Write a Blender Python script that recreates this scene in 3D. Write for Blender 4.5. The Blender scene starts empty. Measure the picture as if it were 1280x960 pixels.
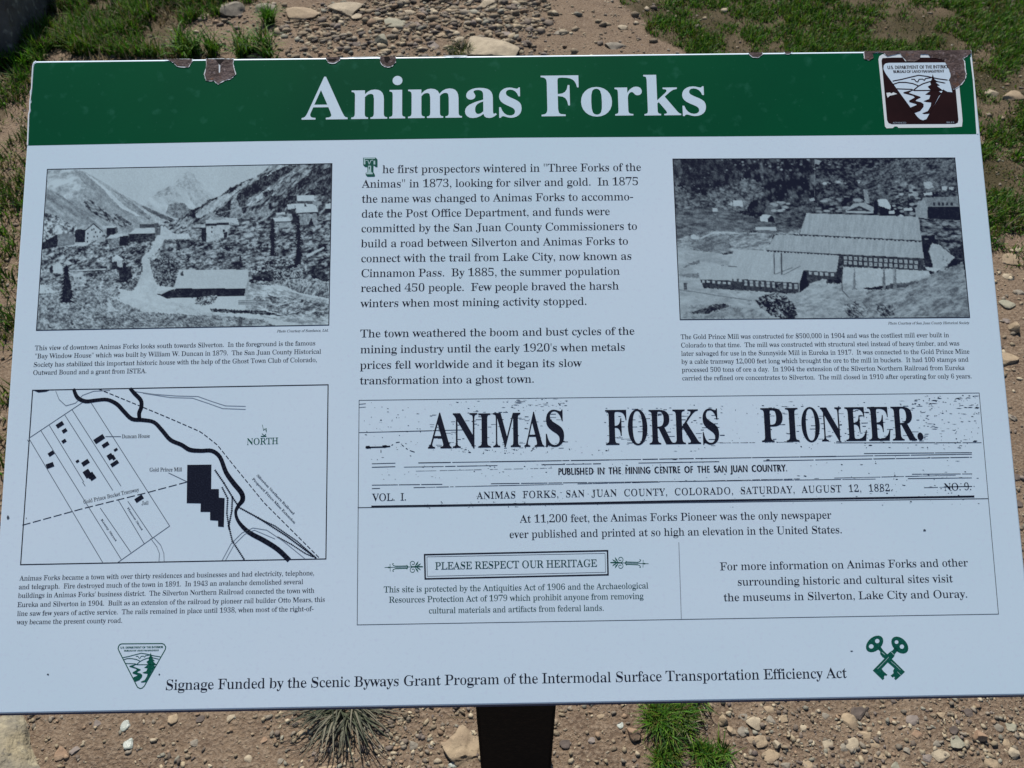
import bpy, math, random
import numpy as np
from mathutils import Matrix, Vector
from mathutils.geometry import tessellate_polygon

random.seed(7)
rng = np.random.default_rng(11)
SC = bpy.context.scene
COL = SC.collection

# ------------------------------------------------------------------ camera
FPX = 1066.0                      # focal length in pixels of a 1280 px wide frame
TILT = math.radians(35)           # how far the sign panel leans back from horizontal
PW = 0.914                        # panel width, a 36 inch sign
_c = [(40.5, 76), (1215, 62.5), (1298, 869), (-16, 893)]
_A = []; _b = []
for (_x, _y), (_u, _v) in zip([(0, 0), (1, 0), (1, 1), (0, 1)], _c):
    _A += [[_x, _y, 1, 0, 0, 0, -_u*_x, -_u*_y], [0, 0, 0, _x, _y, 1, -_v*_x, -_v*_y]]
    _b += [_u, _v]
_H = np.append(np.linalg.solve(np.array(_A, float), np.array(_b, float)), 1).reshape(3, 3)
_M = np.linalg.inv(np.array([[FPX, 0, 640], [0, FPX, 480], [0, 0, 1.0]])) @ _H
_n0 = np.linalg.norm(_M[:, 0])
_r1 = _M[:, 0]/_n0
_r2 = _M[:, 1] - _r1*(_r1 @ _M[:, 1])
PH = float(np.linalg.norm(_M[:, 1])*PW/_n0)
_r2 /= np.linalg.norm(_r2)
_t = _M[:, 2]*PW/_n0
EX = np.array([1, 0, 0.0]); EY = np.array([0, math.cos(TILT), math.sin(TILT)]); EN = np.cross(EX, EY)
RCW = np.column_stack([_r1, _r2, np.cross(_r1, _r2)]) @ np.column_stack([EX, -EY, -EN]).T
ORG = np.array([-PW/2, 0.35, 1.19])          # upper left corner of the panel face
CAM = ORG - RCW.T @ _t

cam_d = bpy.data.cameras.new('camera')
cam_d.sensor_width = 36.0
cam_d.lens = 36.0*FPX/1280
cam_d.clip_start = 0.02
cam_d.clip_end = 2000
cam = bpy.data.objects.new('camera', cam_d)
COL.objects.link(cam)
_r = RCW.T @ np.diag([1, -1, -1])
cam.matrix_world = Matrix([[*_r[0], CAM[0]], [*_r[1], CAM[1]], [*_r[2], CAM[2]], [0, 0, 0, 1]])
SC.camera = cam
cam_d.dof.use_dof = True
cam_d.dof.focus_distance = 0.85
cam_d.dof.aperture_fstop = 20

# ------------------------------------------------------------------ sky, sun, exposure
SUN_EL = 50; SUN_AZ = -12         # azimuth from +Y towards +X; the sun stands behind the sign
world = bpy.data.worlds.new('World'); SC.world = world; world.use_nodes = True
_nt = world.node_tree
_sky = _nt.nodes.new('ShaderNodeTexSky')
_sky.sky_type = 'NISHITA'; _sky.sun_disc = False
_sky.sun_elevation = math.radians(SUN_EL); _sky.sun_rotation = math.radians(SUN_AZ)
_sky.altitude = 3400; _sky.air_density = 1.0; _sky.dust_density = 0.4
_bg = _nt.nodes['Background']; _bg.inputs['Strength'].default_value = 0.07
_nt.links.new(_sky.outputs[0], _bg.inputs[0])
sun_d = bpy.data.lights.new('sun', 'SUN'); sun_d.energy = 4.9; sun_d.angle = math.radians(0.5)
sun_d.color = (1.0, 0.95, 0.87)
sun = bpy.data.objects.new('sun', sun_d); COL.objects.link(sun)
_e, _a = math.radians(SUN_EL), math.radians(SUN_AZ)
_dir = Vector((math.sin(_a)*math.cos(_e), math.cos(_a)*math.cos(_e), math.sin(_e)))
sun.rotation_euler = _dir.to_track_quat('Z', 'Y').to_euler()
SC.view_settings.view_transform = 'Standard'
SC.view_settings.look = 'None'
SC.view_settings.gamma = 1
SC.view_settings.use_curve_mapping = False
SC.view_settings.exposure = 0.44

# ------------------------------------------------------------------ helpers
def ray(x, y):
    return RCW.T @ np.array([(x-640)/FPX, (y-480)/FPX, 1.0])
def ground(x, y, z=0.0):
    "photograph pixel -> point on the ground"
    d = ray(x, y); k = (z-CAM[2])/d[2]
    return CAM + k*d
def panel(x, y):
    "photograph pixel -> (right, up) in metres on the panel face"
    d = ray(x, y); k = ((ORG-CAM) @ EN)/(d @ EN)
    p = CAM + k*d - ORG
    return float(p @ EX), float(p @ EY)
PM = Matrix([[EX[0], EY[0], EN[0], ORG[0]], [EX[1], EY[1], EN[1], ORG[1]], [EX[2], EY[2], EN[2], ORG[2]], [0, 0, 0, 1]])

def setp(o, label=None, cat=None, group=None, kind=None):
    if label: o['label'] = label
    if cat: o['category'] = cat
    if group: o['group'] = group
    if kind: o['kind'] = kind
    return o

def mesh(name, verts, faces, mat=None, smooth=False):
    me = bpy.data.meshes.new(name)
    if isinstance(verts, np.ndarray) and isinstance(faces, np.ndarray):
        nf, k = faces.shape
        me.vertices.add(len(verts)); me.vertices.foreach_set('co', verts.astype(np.float32).ravel())
        me.loops.add(nf*k); me.loops.foreach_set('vertex_index', faces.astype(np.int32).ravel())
        me.polygons.add(nf); me.polygons.foreach_set('loop_start', np.arange(0, nf*k, k, dtype=np.int32))
        me.update(calc_edges=True)
    else:
        me.from_pydata([tuple(v) for v in verts], [], [tuple(f) for f in faces])
    if smooth:
        me.polygons.foreach_set('use_smooth', np.ones(len(me.polygons), dtype=bool))
    if mat: me.materials.append(mat)
    me.update()
    return me
def link(name, me, parent=None):
    o = bpy.data.objects.new(name, me); COL.objects.link(o)
    if parent is not None: o.parent = parent
    return o

# ------------------------------------------------------------------ materials
def material(name, col, rough=0.6, spec=0.5, noise=None, bump=None, attr=None, coat=0.0, trans=0.0):
    """noise: (scale, detail, colour2, contrast_lo, contrast_hi); bump: list of (scale, strength, distance)"""
    m = bpy.data.materials.new(name); m.use_nodes = True
    nt = m.node_tree; b = nt.nodes['Principled BSDF']
    b.inputs['Roughness'].default_value = rough
    b.inputs['Specular IOR Level'].default_value = spec
    b.inputs['Coat Weight'].default_value = coat
    b.inputs['Coat Roughness'].default_value = 0.25
    tc = nt.nodes.new('ShaderNodeTexCoord')
    src = None
    if attr:
        at = nt.nodes.new('ShaderNodeAttribute'); at.attribute_name = attr; src = at.outputs['Color']
    if noise:
        for (sc_, det, c2, lo, hi) in (noise if isinstance(noise, list) else [noise]):
            tx = nt.nodes.new('ShaderNodeTexNoise'); tx.inputs['Scale'].default_value = sc_; tx.inputs['Detail'].default_value = det
            nt.links.new(tc.outputs['Object'], tx.inputs['Vector'])
            mr = nt.nodes.new('ShaderNodeMapRange'); mr.inputs[1].default_value = lo; mr.inputs[2].default_value = hi
            nt.links.new(tx.outputs['Fac'], mr.inputs[0])
            mx = nt.nodes.new('ShaderNodeMix'); mx.data_type = 'RGBA'
            nt.links.new(mr.outputs[0], mx.inputs[0])
            if src is None: mx.inputs[6].default_value = (*col, 1)
            else: nt.links.new(src, mx.inputs[6])
            mx.inputs[7].default_value = (*c2, 1)
            src = mx.outputs[2]
    if src is None: b.inputs['Base Color'].default_value = (*col, 1)
    else: nt.links.new(src, b.inputs['Base Color'])
    prev = None
    for (sc_, st, dist) in (bump or []):
        tx = nt.nodes.new('ShaderNodeTexNoise'); tx.inputs['Scale'].default_value = sc_; tx.inputs['Detail'].default_value = 6
        nt.links.new(tc.outputs['Object'], tx.inputs['Vector'])
        bp = nt.nodes.new('ShaderNodeBump'); bp.inputs['Strength'].default_value = st; bp.inputs['Distance'].default_value = dist
        nt.links.new(tx.outputs['Fac'], bp.inputs['Height'])
        if prev: nt.links.new(prev, bp.inputs['Normal'])
        prev = bp.outputs[0]
    if prev: nt.links.new(prev, b.inputs['Normal'])
    if trans:
        out = nt.nodes['Material Output']
        tr = nt.nodes.new('ShaderNodeBsdfTranslucent'); ms = nt.nodes.new('ShaderNodeMixShader'); ms.inputs[0].default_value = trans
        if src is None: tr.inputs[0].default_value = (*col, 1)
        else: nt.links.new(src, tr.inputs[0])
        nt.links.new(b.outputs[0], ms.inputs[1]); nt.links.new(tr.outputs[0], ms.inputs[2]); nt.links.new(ms.outputs[0], out.inputs[0])
    return m

WHITE = (0.66, 0.785, 0.89)
M_enamel = material('white_enamel', WHITE, 0.42, 0.5, noise=[(3.0, 4, (0.60, 0.755, 0.86), 0.35, 0.7), (260, 3, (0.61, 0.71, 0.84), 0.55, 0.85)], bump=[(900, 0.02, 0.001)])
M_edge = material('pale_enamel_edge', (0.78, 0.85, 0.88), 0.35, 0.5)
M_green = material('green_enamel', (0.0, 0.088, 0.034), 0.5, 0.06, noise=[(5, 5, (0.0, 0.070, 0.030), 0.35, 0.7), (70, 8, (0.02, 0.14, 0.085), 0.60, 0.88), (300, 2, (0.02, 0.12, 0.075), 0.70, 0.80)])
M_black = material('black_ink', (0.006, 0.008, 0.02), 0.5, 0.2, noise=(900, 2, (0.02, 0.025, 0.045), 0.45, 0.75))
M_grey = material('grey_ink', (0.055, 0.075, 0.105), 0.5, 0.2)
M_line = material('fine_grey_line', (0.12, 0.15, 0.19), 0.5, 0.2)
M_thin = material('faint_grey_ink', (0.22, 0.27, 0.33), 0.45, 0.4)
M_gink = material('green_ink', (0.003, 0.085, 0.06), 0.5, 0.15, noise=(700, 2, (0.03, 0.16, 0.13), 0.5, 0.8))
M_gdark = material('dark_green_ink', (0.008, 0.055, 0.055), 0.5, 0.15)
M_gpale = material('pale_green_ink', (0.40, 0.58, 0.60), 0.45, 0.4)
M_brown = material('brown_sticker', (0.016, 0.005, 0.006), 0.5, 0.12, noise=(30, 4, (0.030, 0.010, 0.011), 0.4, 0.8))
M_print = material('photo_print', (0.5, 0.5, 0.5), 0.5, 0.12, attr='print')
M_rust = material('bared_rusty_steel', (0.12, 0.082, 0.078), 0.75, 0.4, noise=[(60, 6, (0.045, 0.024, 0.020), 0.38, 0.62), (240, 6, (0.24, 0.19, 0.19), 0.54, 0.75), (130, 4, (0.16, 0.07, 0.035), 0.6, 0.75), (700, 2, (0.02, 0.012, 0.012), 0.6, 0.75)], bump=[(350, 0.6, 0.0012)])
M_hole = material('dark_pit', (0.012, 0.008, 0.008), 0.9, 0.2)
M_chip = material('chipped_white_ground_coat', (0.72, 0.78, 0.80), 0.6, 0.4)
M_post = material('dark_brown_post_paint', (0.010, 0.0075, 0.006), 0.85, 0.15, noise=(90, 6, (0.022, 0.015, 0.010), 0.5, 0.8), bump=[(220, 0.4, 0.002)])
M_back = material('dark_panel_back', (0.12, 0.10, 0.13), 0.6, 0.4)

# glyph outlines: advance width, then contours as x, y pairs in thousandths of an em
SERIF = {
'A': (650,[-13,0,-13,27,13,32,35,45,54,71,73,111,307,694,334,693,572,129,612,51,632,33,660,27,660,0,341,0,341,27,386,32,413,45,422,68,406,121,376,197,154,197,117,105,113,88,111,72,119,47,143,32,184,27,190,27,190,0],[169,239,360,239,263,475]),
'B': (659,[24,0,24,26,67,33,93,48,107,77,111,122,111,549,103,614,92,633,76,645,23,653,23,678,328,678,422,672,496,653,548,622,580,578,590,522,583,476,564,438,531,408,486,384,427,368,498,349,552,323,592,288,615,246,623,196,615,139,592,90,553,52,499,23,433,6,354,0],[271,375,280,375,348,383,392,406,416,448,424,514,418,573,401,614,370,638,322,646,294,643,280,633,273,613,271,582],[330,36,369,40,400,52,422,73,441,121,448,191,444,241,432,280,413,309,384,328,344,340,294,344,271,344,271,97,274,68,284,50,301,39]),
'C': (697,[382,-16,318,-11,259,4,205,30,157,64,116,106,83,156,59,212,44,273,39,340,44,406,59,467,84,523,117,572,158,613,207,648,261,673,321,688,386,693,460,684,547,655,577,648,599,653,614,668,624,693,650,693,650,459,625,459,584,542,531,606,489,636,443,654,395,660,347,653,306,634,273,601,247,555,229,495,218,423,214,337,218,257,230,189,251,134,279,90,316,60,361,41,414,35,474,43,533,67,589,105,638,158,666,132,622,79,571,37,514,8,451,-10]),
'D': (738,[30,0,30,26,69,32,94,44,106,69,110,111,110,557,105,606,91,635,64,648,22,653,22,678,330,678,440,668,532,639,604,590,655,523,687,439,697,339,690,249,668,173,631,111,580,62,515,28,435,7,340,0],[331,36,391,44,439,70,476,112,501,171,517,247,522,341,518,422,506,490,487,546,460,589,425,620,382,639,332,645,301,641,282,631,274,609,271,573,271,107,274,72,282,51,300,40]),
'E': (658,[21,0,21,25,65,30,93,44,107,72,112,116,112,549,107,603,93,634,66,648,24,653,24,678,594,678,594,476,571,476,559,532,537,575,507,605,465,625,411,637,345,641,298,638,285,632,277,621,272,578,272,366,288,366,346,375,386,401,412,446,429,514,453,514,453,176,428,176,420,229,407,270,386,299,359,318,322,328,276,331,272,331,272,100,275,69,286,52,307,44,343,41,410,45,467,58,513,79,552,112,585,156,612,213,640,213,599,0]),
'F': (602,[23,0,23,26,67,34,93,50,107,79,111,125,111,558,106,603,92,630,64,645,21,653,21,678,586,678,586,476,562,476,549,532,529,574,501,605,462,626,409,638,342,642,298,640,277,627,271,593,271,368,283,368,340,377,381,403,408,448,423,516,450,516,450,176,424,176,409,251,382,299,341,324,281,333,271,333,271,120,280,64,292,46,312,35,382,26,382,0]),
'G': (756,[399,-15,330,-10,267,5,211,29,161,62,119,104,86,153,61,209,46,272,41,341,46,408,61,469,86,524,119,573,160,614,208,648,261,673,320,688,383,693,464,684,550,656,577,649,592,652,604,660,624,693,651,693,651,458,625,458,600,515,569,564,532,604,490,635,445,654,398,660,350,653,309,634,276,601,250,555,232,496,221,424,217,339,223,243,240,163,268,101,306,55,354,28,410,19,458,24,489,41,505,68,510,106,510,190,505,229,490,254,460,266,410,271,410,295,745,295,745,271,704,266,680,254,668,230,664,191,664,43,576,11,488,-9]),
'H': (779,[23,0,23,26,67,32,93,47,107,75,111,120,111,564,106,605,93,631,66,646,24,653,24,678,360,678,360,653,304,643,288,633,278,618,271,564,271,373,509,373,509,564,502,618,493,633,477,643,420,653,420,678,755,678,755,653,712,646,686,632,673,606,669,564,669,120,673,77,687,49,712,33,755,26,755,0,420,0,420,26,463,32,490,46,504,73,509,120,509,329,271,329,271,120,275,75,289,47,316,32,360,26,360,0]),
'I': (388,[20,0,20,26,63,34,91,48,107,73,112,112,112,576,107,614,94,637,67,648,20,653,20,678,364,678,364,653,319,648,292,637,277,614,272,576,272,115,279,66,289,50,307,39,366,26,366,0]),
'J': (492,[162,-97,117,-93,77,-80,43,-60,17,-33,1,-1,-5,34,0,66,16,91,39,106,66,111,95,106,118,92,133,70,138,41,126,-2,114,-29,119,-46,133,-57,156,-60,187,-54,207,-37,217,-8,220,32,220,546,212,609,200,628,182,641,118,653,118,678,468,678,468,653,412,642,396,630,387,612,380,546,380,132,376,71,362,20,340,-22,309,-55,269,-78,220,-92]),
'K': (760,[24,0,24,26,68,32,94,47,108,75,112,120,112,564,107,605,94,632,67,647,25,653,25,678,361,678,361,653,305,643,289,633,279,618,272,564,272,348,478,556,509,593,519,623,509,640,481,650,433,653,433,678,723,678,723,653,710,653,650,640,584,601,513,537,403,424,690,69,725,37,773,26,773,0,418,0,418,26,456,27,479,31,493,40,497,51,491,70,471,98,297,318,272,295,272,120,277,75,290,47,317,32,361,26,361,0]),
'L': (635,[23,0,23,26,67,32,93,47,107,75,111,120,111,564,106,606,93,633,66,647,24,653,24,678,372,678,372,653,310,646,291,636,280,620,271,564,271,123,276,70,284,55,298,47,348,41,414,46,469,59,513,83,551,119,582,167,609,230,636,230,598,0]),
'M': (944,[21,0,21,26,64,32,92,47,107,74,112,118,112,569,105,619,95,634,79,644,22,653,22,678,275,678,472,212,669,678,919,678,919,653,878,645,853,630,839,604,834,563,834,127,841,64,851,45,866,35,918,26,918,0,589,0,589,26,644,37,660,48,670,66,677,124,677,594,429,0,402,0,157,579,157,119,162,72,178,44,207,30,252,26,252,0]),
'N': (735,[600,-16,159,521,159,117,163,73,177,46,203,32,248,26,248,0,27,0,27,26,81,35,96,45,106,62,113,117,113,578,54,645,27,653,27,678,233,678,582,251,582,562,575,617,565,632,549,643,493,653,493,678,714,678,714,653,671,647,645,633,632,605,628,561,628,-16]),
'O': (782,[388,-16,317,-9,251,11,192,43,141,86,98,138,67,199,48,266,41,339,48,411,67,479,98,539,141,592,193,635,254,667,321,687,395,694,466,687,532,668,591,636,642,594,684,542,716,481,735,413,742,339,735,266,716,199,684,138,641,86,589,43,529,11,461,-9],[394,18,439,25,478,44,509,77,534,123,551,182,562,254,565,339,560,436,544,516,518,579,482,624,438,651,387,660,342,653,303,634,272,601,247,555,230,496,219,424,216,339,221,243,237,163,264,100,300,54,343,27]),
'P': (622,[23,0,23,26,67,32,93,47,107,75,111,120,111,564,106,605,93,631,66,646,24,653,24,678,318,678,428,672,500,655,546,628,580,592,602,547,609,494,602,441,581,396,546,358,497,329,435,312,360,306,271,306,271,120,275,75,289,47,316,32,360,26,360,0],[271,342,300,342,345,346,379,357,405,376,427,422,435,490,429,558,410,605,388,626,359,638,322,642,297,639,282,631,274,616,271,593]),
'Q': (782,[563,-172,486,-165,419,-145,362,-110,315,-63,278,-1,209,31,151,75,104,129,70,192,48,263,41,339,48,411,67,479,98,539,141,592,193,635,254,667,321,687,395,694,466,687,532,668,591,636,642,594,684,542,716,481,735,413,742,339,735,262,713,191,676,128,626,73,565,31,492,0,517,-43,546,-77,580,-101,619,-115,662,-120,732,-109,737,-137,648,-163],[395,18,440,25,479,44,510,77,535,123,552,182,563,254,566,339,561,436,545,516,518,579,482,624,438,651,387,660,342,653,303,634,272,601,247,555,230,496,219,424,216,339,221,243,238,163,265,100,301,54,344,27]),
'R': (704,[23,0,23,26,67,32,93,47,107,75,111,120,111,564,106,605,93,631,66,646,24,653,24,678,323,678,415,673,489,658,547,634,588,599,613,554,621,498,615,452,597,412,566,379,524,353,469,333,643,75,674,38,690,29,712,26,715,26,715,0,504,0,300,316,271,316,271,120,275,75,289,47,316,32,360,26,360,0],[271,348,303,348,350,352,388,364,417,385,436,414,448,452,452,500,447,551,433,591,410,619,376,636,334,642,301,639,282,629,274,609,271,574]),
'S': (581,[64,-16,64,235,93,235,112,169,136,115,166,74,202,45,244,28,293,22,344,30,383,54,407,89,415,133,406,174,379,209,335,238,242,284,167,329,115,376,84,430,74,494,81,551,100,600,131,639,172,669,220,688,275,694,342,687,420,667,434,664,446,662,467,670,477,694,505,694,505,475,480,475,462,528,437,573,406,610,370,639,330,656,289,662,243,655,208,635,185,604,178,566,185,530,204,501,236,476,281,451,377,406,431,377,473,347,502,315,521,280,531,241,535,198,527,138,505,86,468,43,418,12,357,-8,286,-15,236,-12,187,1,147,14,126,18,103,11,91,-16]),
'T': (630,[137,0,137,26,183,31,212,46,227,75,232,120,232,645,222,645,173,640,131,625,97,601,71,567,53,524,43,473,16,473,16,678,611,678,611,472,586,472,573,534,548,583,511,617,462,638,400,645,392,645,392,120,397,73,412,45,440,31,488,26,488,0]),
'U': (733,[369,-19,286,-12,219,8,170,43,136,91,116,154,109,231,109,564,104,605,91,631,64,646,22,653,22,678,358,678,358,653,302,643,285,633,275,618,269,564,269,208,277,131,303,77,329,52,365,38,409,33,472,41,521,66,556,106,577,164,584,237,584,563,579,604,565,631,537,645,489,653,489,678,706,678,706,653,668,644,645,628,633,602,629,563,629,270,622,176,601,102,566,48,515,11,450,-12]),
'V': (637,[316,-19,66,567,34,626,12,644,-21,653,-21,678,314,678,314,653,274,651,248,644,232,630,227,610,240,563,385,213,518,562,528,609,523,630,509,643,445,653,445,678,658,678,658,653,630,649,608,637,589,612,569,570,342,-19]),
'W': (910,[254,-16,48,585,23,636,4,648,-23,653,-23,678,269,678,269,653,223,643,213,631,209,611,220,555,332,228,448,525,426,594,414,623,398,640,375,648,341,653,341,678,654,678,654,653,616,649,593,635,585,613,594,575,706,247,805,550,817,605,813,627,801,641,780,649,749,653,749,678,929,678,929,653,904,644,885,627,856,565,664,-16,637,-16,470,460,283,-16]),
'X': (701,[17,0,17,26,59,34,98,58,134,99,288,310,116,575,71,633,49,648,24,653,21,653,21,678,363,678,363,653,341,653,309,649,289,637,283,618,300,578,394,431,479,556,498,590,505,616,497,636,474,648,436,653,436,678,682,678,682,653,677,653,636,647,600,630,566,599,531,556,418,394,615,85,650,41,667,30,687,26,691,26,691,0,355,0,355,26,362,26,401,30,424,42,432,61,426,85,409,118,312,272,205,120,190,93,185,67,193,44,218,31,259,26,259,0]),
'Y': (634,[151,0,151,26,195,32,221,47,235,75,239,120,239,266,69,576,44,617,21,639,1,648,-20,652,-20,678,308,678,308,652,291,652,248,644,236,633,232,620,244,583,370,336,496,545,513,580,519,607,511,632,486,647,444,652,439,652,439,678,654,678,654,652,630,646,609,632,570,583,399,303,399,120,404,75,417,47,444,32,488,26,488,0]),
'Z': (658,[30,0,30,16,411,640,319,640,259,636,211,626,172,605,140,575,114,530,91,471,66,471,85,678,605,678,605,660,228,43,356,43,420,48,475,64,520,91,556,129,585,180,606,244,631,244,606,0]),
'a': (512,[379,-15,337,-8,310,15,298,52,250,16,198,-6,142,-13,96,-6,60,17,38,51,30,94,37,135,59,172,95,203,177,244,296,283,296,359,292,395,278,421,255,435,220,440,184,436,162,426,155,408,169,382,179,363,183,344,178,320,164,301,142,288,115,284,87,289,67,303,53,324,49,352,55,385,73,415,103,439,141,458,188,470,241,474,305,470,356,457,392,435,416,404,431,363,436,313,436,93,439,59,453,51,477,62,490,41,456,10,419,-9],[225,50,259,61,296,94,296,252,253,238,219,218,195,193,181,162,176,125,181,83,198,58]),
'b': (537,[64,-17,64,578,62,617,55,638,39,649,12,654,12,678,206,678,206,415,241,448,282,467,329,474,379,467,423,445,459,411,486,365,503,310,509,247,502,175,481,112,447,59,402,19,347,-7,286,-15,242,-9,198,10,156,42,79,-17],[272,21,304,27,328,44,345,73,360,141,365,238,360,318,344,374,327,398,304,412,274,417,252,413,231,402,215,383,206,360,206,102,213,57,235,30]),
'c': (437,[232,-15,178,-7,129,16,88,53,56,101,36,159,29,223,37,292,60,353,96,403,143,442,198,467,260,475,324,467,373,444,403,409,413,365,409,340,397,321,377,308,352,304,319,312,299,335,292,373,293,389,294,404,289,425,275,438,252,442,221,435,198,416,181,383,170,338,167,279,171,212,183,157,204,114,232,82,265,63,304,57,339,63,372,79,404,107,424,90,369,32,305,-3]),
'd': (551,[208,-15,159,-7,116,16,79,52,52,99,35,156,29,219,35,291,54,354,83,405,121,443,167,466,217,474,261,468,299,449,332,417,332,597,328,623,316,641,294,650,262,654,262,678,475,678,475,112,477,81,484,61,498,48,526,41,526,16,438,8,332,-15,332,58,300,17,258,-7],[255,42,278,47,301,62,320,84,332,113,332,360,324,383,307,402,285,414,259,418,231,413,209,397,194,372,180,312,175,228,179,146,193,87,208,62,229,47]),
'e': (448,[229,-15,174,-7,126,16,86,52,55,102,36,163,29,234,36,300,56,358,88,406,130,443,179,466,234,474,287,468,333,449,371,417,399,374,415,321,421,258,421,247,174,247,180,181,195,129,219,92,253,70,297,63,335,70,370,92,402,128,424,108,393,64,358,29,319,5,276,-10],[173,286,300,286,300,320,297,375,288,413,269,435,240,442,216,436,197,420,184,392,176,353,173,303]),
'f': (318,[22,0,22,24,59,33,74,52,78,109,78,412,24,412,24,462,78,462,78,526,83,575,99,616,126,649,162,673,206,687,259,692,315,685,357,664,383,632,392,595,388,567,375,546,356,533,334,529,310,533,291,544,279,560,275,582,287,626,292,635,294,644,288,656,268,660,243,655,229,640,220,581,220,462,303,462,303,412,220,412,220,97,224,60,235,38,258,28,297,24,297,0]),
'g': (487,[217,-209,132,-202,71,-181,43,-160,27,-137,21,-111,30,-81,57,-57,102,-38,65,-15,42,13,35,45,42,80,63,110,99,138,152,164,109,184,76,209,52,240,38,275,33,316,39,360,59,399,90,430,131,454,179,469,234,474,292,469,347,453,472,453,472,399,399,399,425,354,434,303,428,262,411,225,384,195,348,172,305,158,256,153,234,154,211,155,187,151,168,141,154,125,150,106,157,88,177,77,210,73,261,73,332,70,386,60,425,43,451,19,465,-14,470,-55,463,-100,441,-137,406,-168,356,-191,293,-204],[234,185,264,193,284,217,294,257,297,314,294,371,284,411,264,434,234,442,204,434,185,411,174,371,170,314,174,257,185,217,204,193],[239,-173,294,-170,337,-161,368,-146,386,-125,392,-98,387,-76,371,-62,344,-54,305,-51,144,-51,118,-77,109,-108,117,-133,141,-154,181,-168]),
'h': (567,[27,0,27,24,52,28,67,38,75,56,78,83,78,594,76,621,68,639,53,650,28,655,28,678,220,678,220,397,261,440,308,465,362,474,409,468,445,449,471,417,487,372,492,315,492,83,495,56,502,39,517,28,541,24,541,0,301,0,301,24,308,24,331,31,345,50,350,83,350,323,341,384,327,399,302,404,272,398,245,380,220,350,220,83,222,56,230,39,244,28,268,24,268,0]),
'i': (295,[150,539,121,544,97,561,80,585,75,614,80,644,97,668,121,685,150,690,179,685,204,668,220,644,225,614,220,585,203,561,179,544],[27,0,27,24,52,29,68,38,75,55,78,83,78,375,76,406,70,424,55,433,30,437,31,462,221,462,221,83,223,56,230,39,244,29,268,24,268,0]),
'j': (312,[158,541,129,546,105,562,88,587,83,616,89,646,105,670,129,687,158,692,188,687,212,670,229,646,234,616,229,587,212,563,188,546],[53,-209,17,-206,-16,-195,-44,-179,-65,-157,-79,-132,-83,-104,-79,-79,-67,-60,-47,-47,-22,-43,3,-47,22,-58,35,-76,39,-98,28,-130,16,-153,24,-169,46,-174,73,-168,87,-149,95,-80,95,372,92,404,83,424,65,434,33,438,33,462,237,462,237,-32,232,-86,215,-130,189,-165,152,-189,107,-204]),
'k': (534,[26,0,26,24,52,29,68,39,75,56,78,83,78,592,70,640,56,649,30,654,31,678,220,678,220,251,338,369,357,393,363,414,350,431,311,437,306,437,306,462,514,462,514,437,459,423,409,387,331,311,515,51,536,31,560,24,560,0,314,0,314,24,323,24,348,30,356,47,345,73,242,219,220,200,220,83,222,56,230,39,244,29,268,24,268,0]),
'l': (297,[27,0,27,24,52,29,68,38,75,55,78,83,78,592,70,639,56,650,30,654,30,678,221,678,221,83,223,56,230,39,244,29,268,24,268,0]),
'm': (825,[27,0,27,24,52,28,67,38,75,56,78,83,78,377,76,404,68,423,53,434,28,438,28,462,218,462,218,394,258,438,303,465,353,474,412,465,453,436,477,389,519,436,567,465,622,474,668,468,704,449,730,417,745,372,750,315,750,83,752,56,760,39,774,28,798,24,798,0,562,0,562,24,586,28,600,39,608,57,610,83,610,323,601,384,587,399,562,404,534,398,507,381,483,353,483,83,485,57,493,39,507,28,530,24,530,0,297,0,297,24,321,28,335,39,343,57,345,83,345,323,336,384,322,399,297,404,267,398,241,380,218,350,218,83,220,57,227,40,241,29,264,24,264,0]),
'n': (567,[27,0,27,24,52,28,67,38,75,56,78,83,78,377,76,404,68,423,53,434,28,438,28,462,220,462,220,398,260,440,308,466,362,474,409,468,445,449,471,417,487,372,492,315,492,83,495,56,502,39,517,28,541,24,541,0,301,0,301,24,308,24,331,31,345,50,350,83,350,323,341,384,327,399,302,404,272,398,245,380,220,350,220,83,222,56,230,39,244,28,268,24,268,0]),
'o': (501,[251,-15,189,-7,135,17,90,55,56,105,35,163,28,229,35,296,56,356,90,405,135,443,189,466,250,474,311,466,365,443,410,406,444,357,465,298,472,229,465,161,444,102,410,53,366,16,312,-7],[251,17,276,22,296,35,311,58,324,121,327,229,323,338,309,403,295,426,275,440,251,445,225,440,205,426,191,403,178,338,174,230,178,122,191,58,206,35,226,22]),
'p': (553,[26,-207,26,-184,60,-175,75,-150,78,-95,78,362,76,400,69,422,55,433,29,439,29,462,213,462,213,391,247,438,291,466,343,475,393,467,436,444,472,407,499,360,515,302,521,238,515,169,498,108,470,56,434,18,389,-7,338,-15,292,-8,253,13,220,48,220,-86,226,-147,235,-164,249,-175,294,-183,294,-207],[291,42,319,47,340,62,356,88,371,148,376,230,372,310,359,369,345,394,324,409,296,414,267,407,242,386,220,350,220,102,238,69,262,49]),
'q': (542,[260,-207,260,-183,297,-179,319,-170,329,-152,333,-124,333,43,298,11,257,-8,211,-14,161,-7,117,15,81,50,53,96,36,151,30,214,37,286,59,349,93,402,139,442,192,467,253,475,298,469,341,450,383,419,460,477,476,477,476,-124,479,-151,486,-169,501,-179,527,-183,527,-207],[266,44,288,48,309,59,325,77,333,100,333,359,326,403,304,430,267,439,236,433,212,417,195,389,179,324,174,232,179,149,195,90,212,64,235,49]),
'r': (428,[27,0,27,24,52,29,68,38,75,55,78,83,78,375,76,406,69,425,55,433,30,437,31,462,217,462,217,375,245,417,279,449,313,468,347,474,384,469,410,453,426,428,431,396,427,370,414,349,394,336,369,331,346,334,331,344,308,372,296,383,281,387,261,380,241,360,227,327,222,286,222,83,226,55,237,38,258,28,294,24,294,0]),
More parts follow.
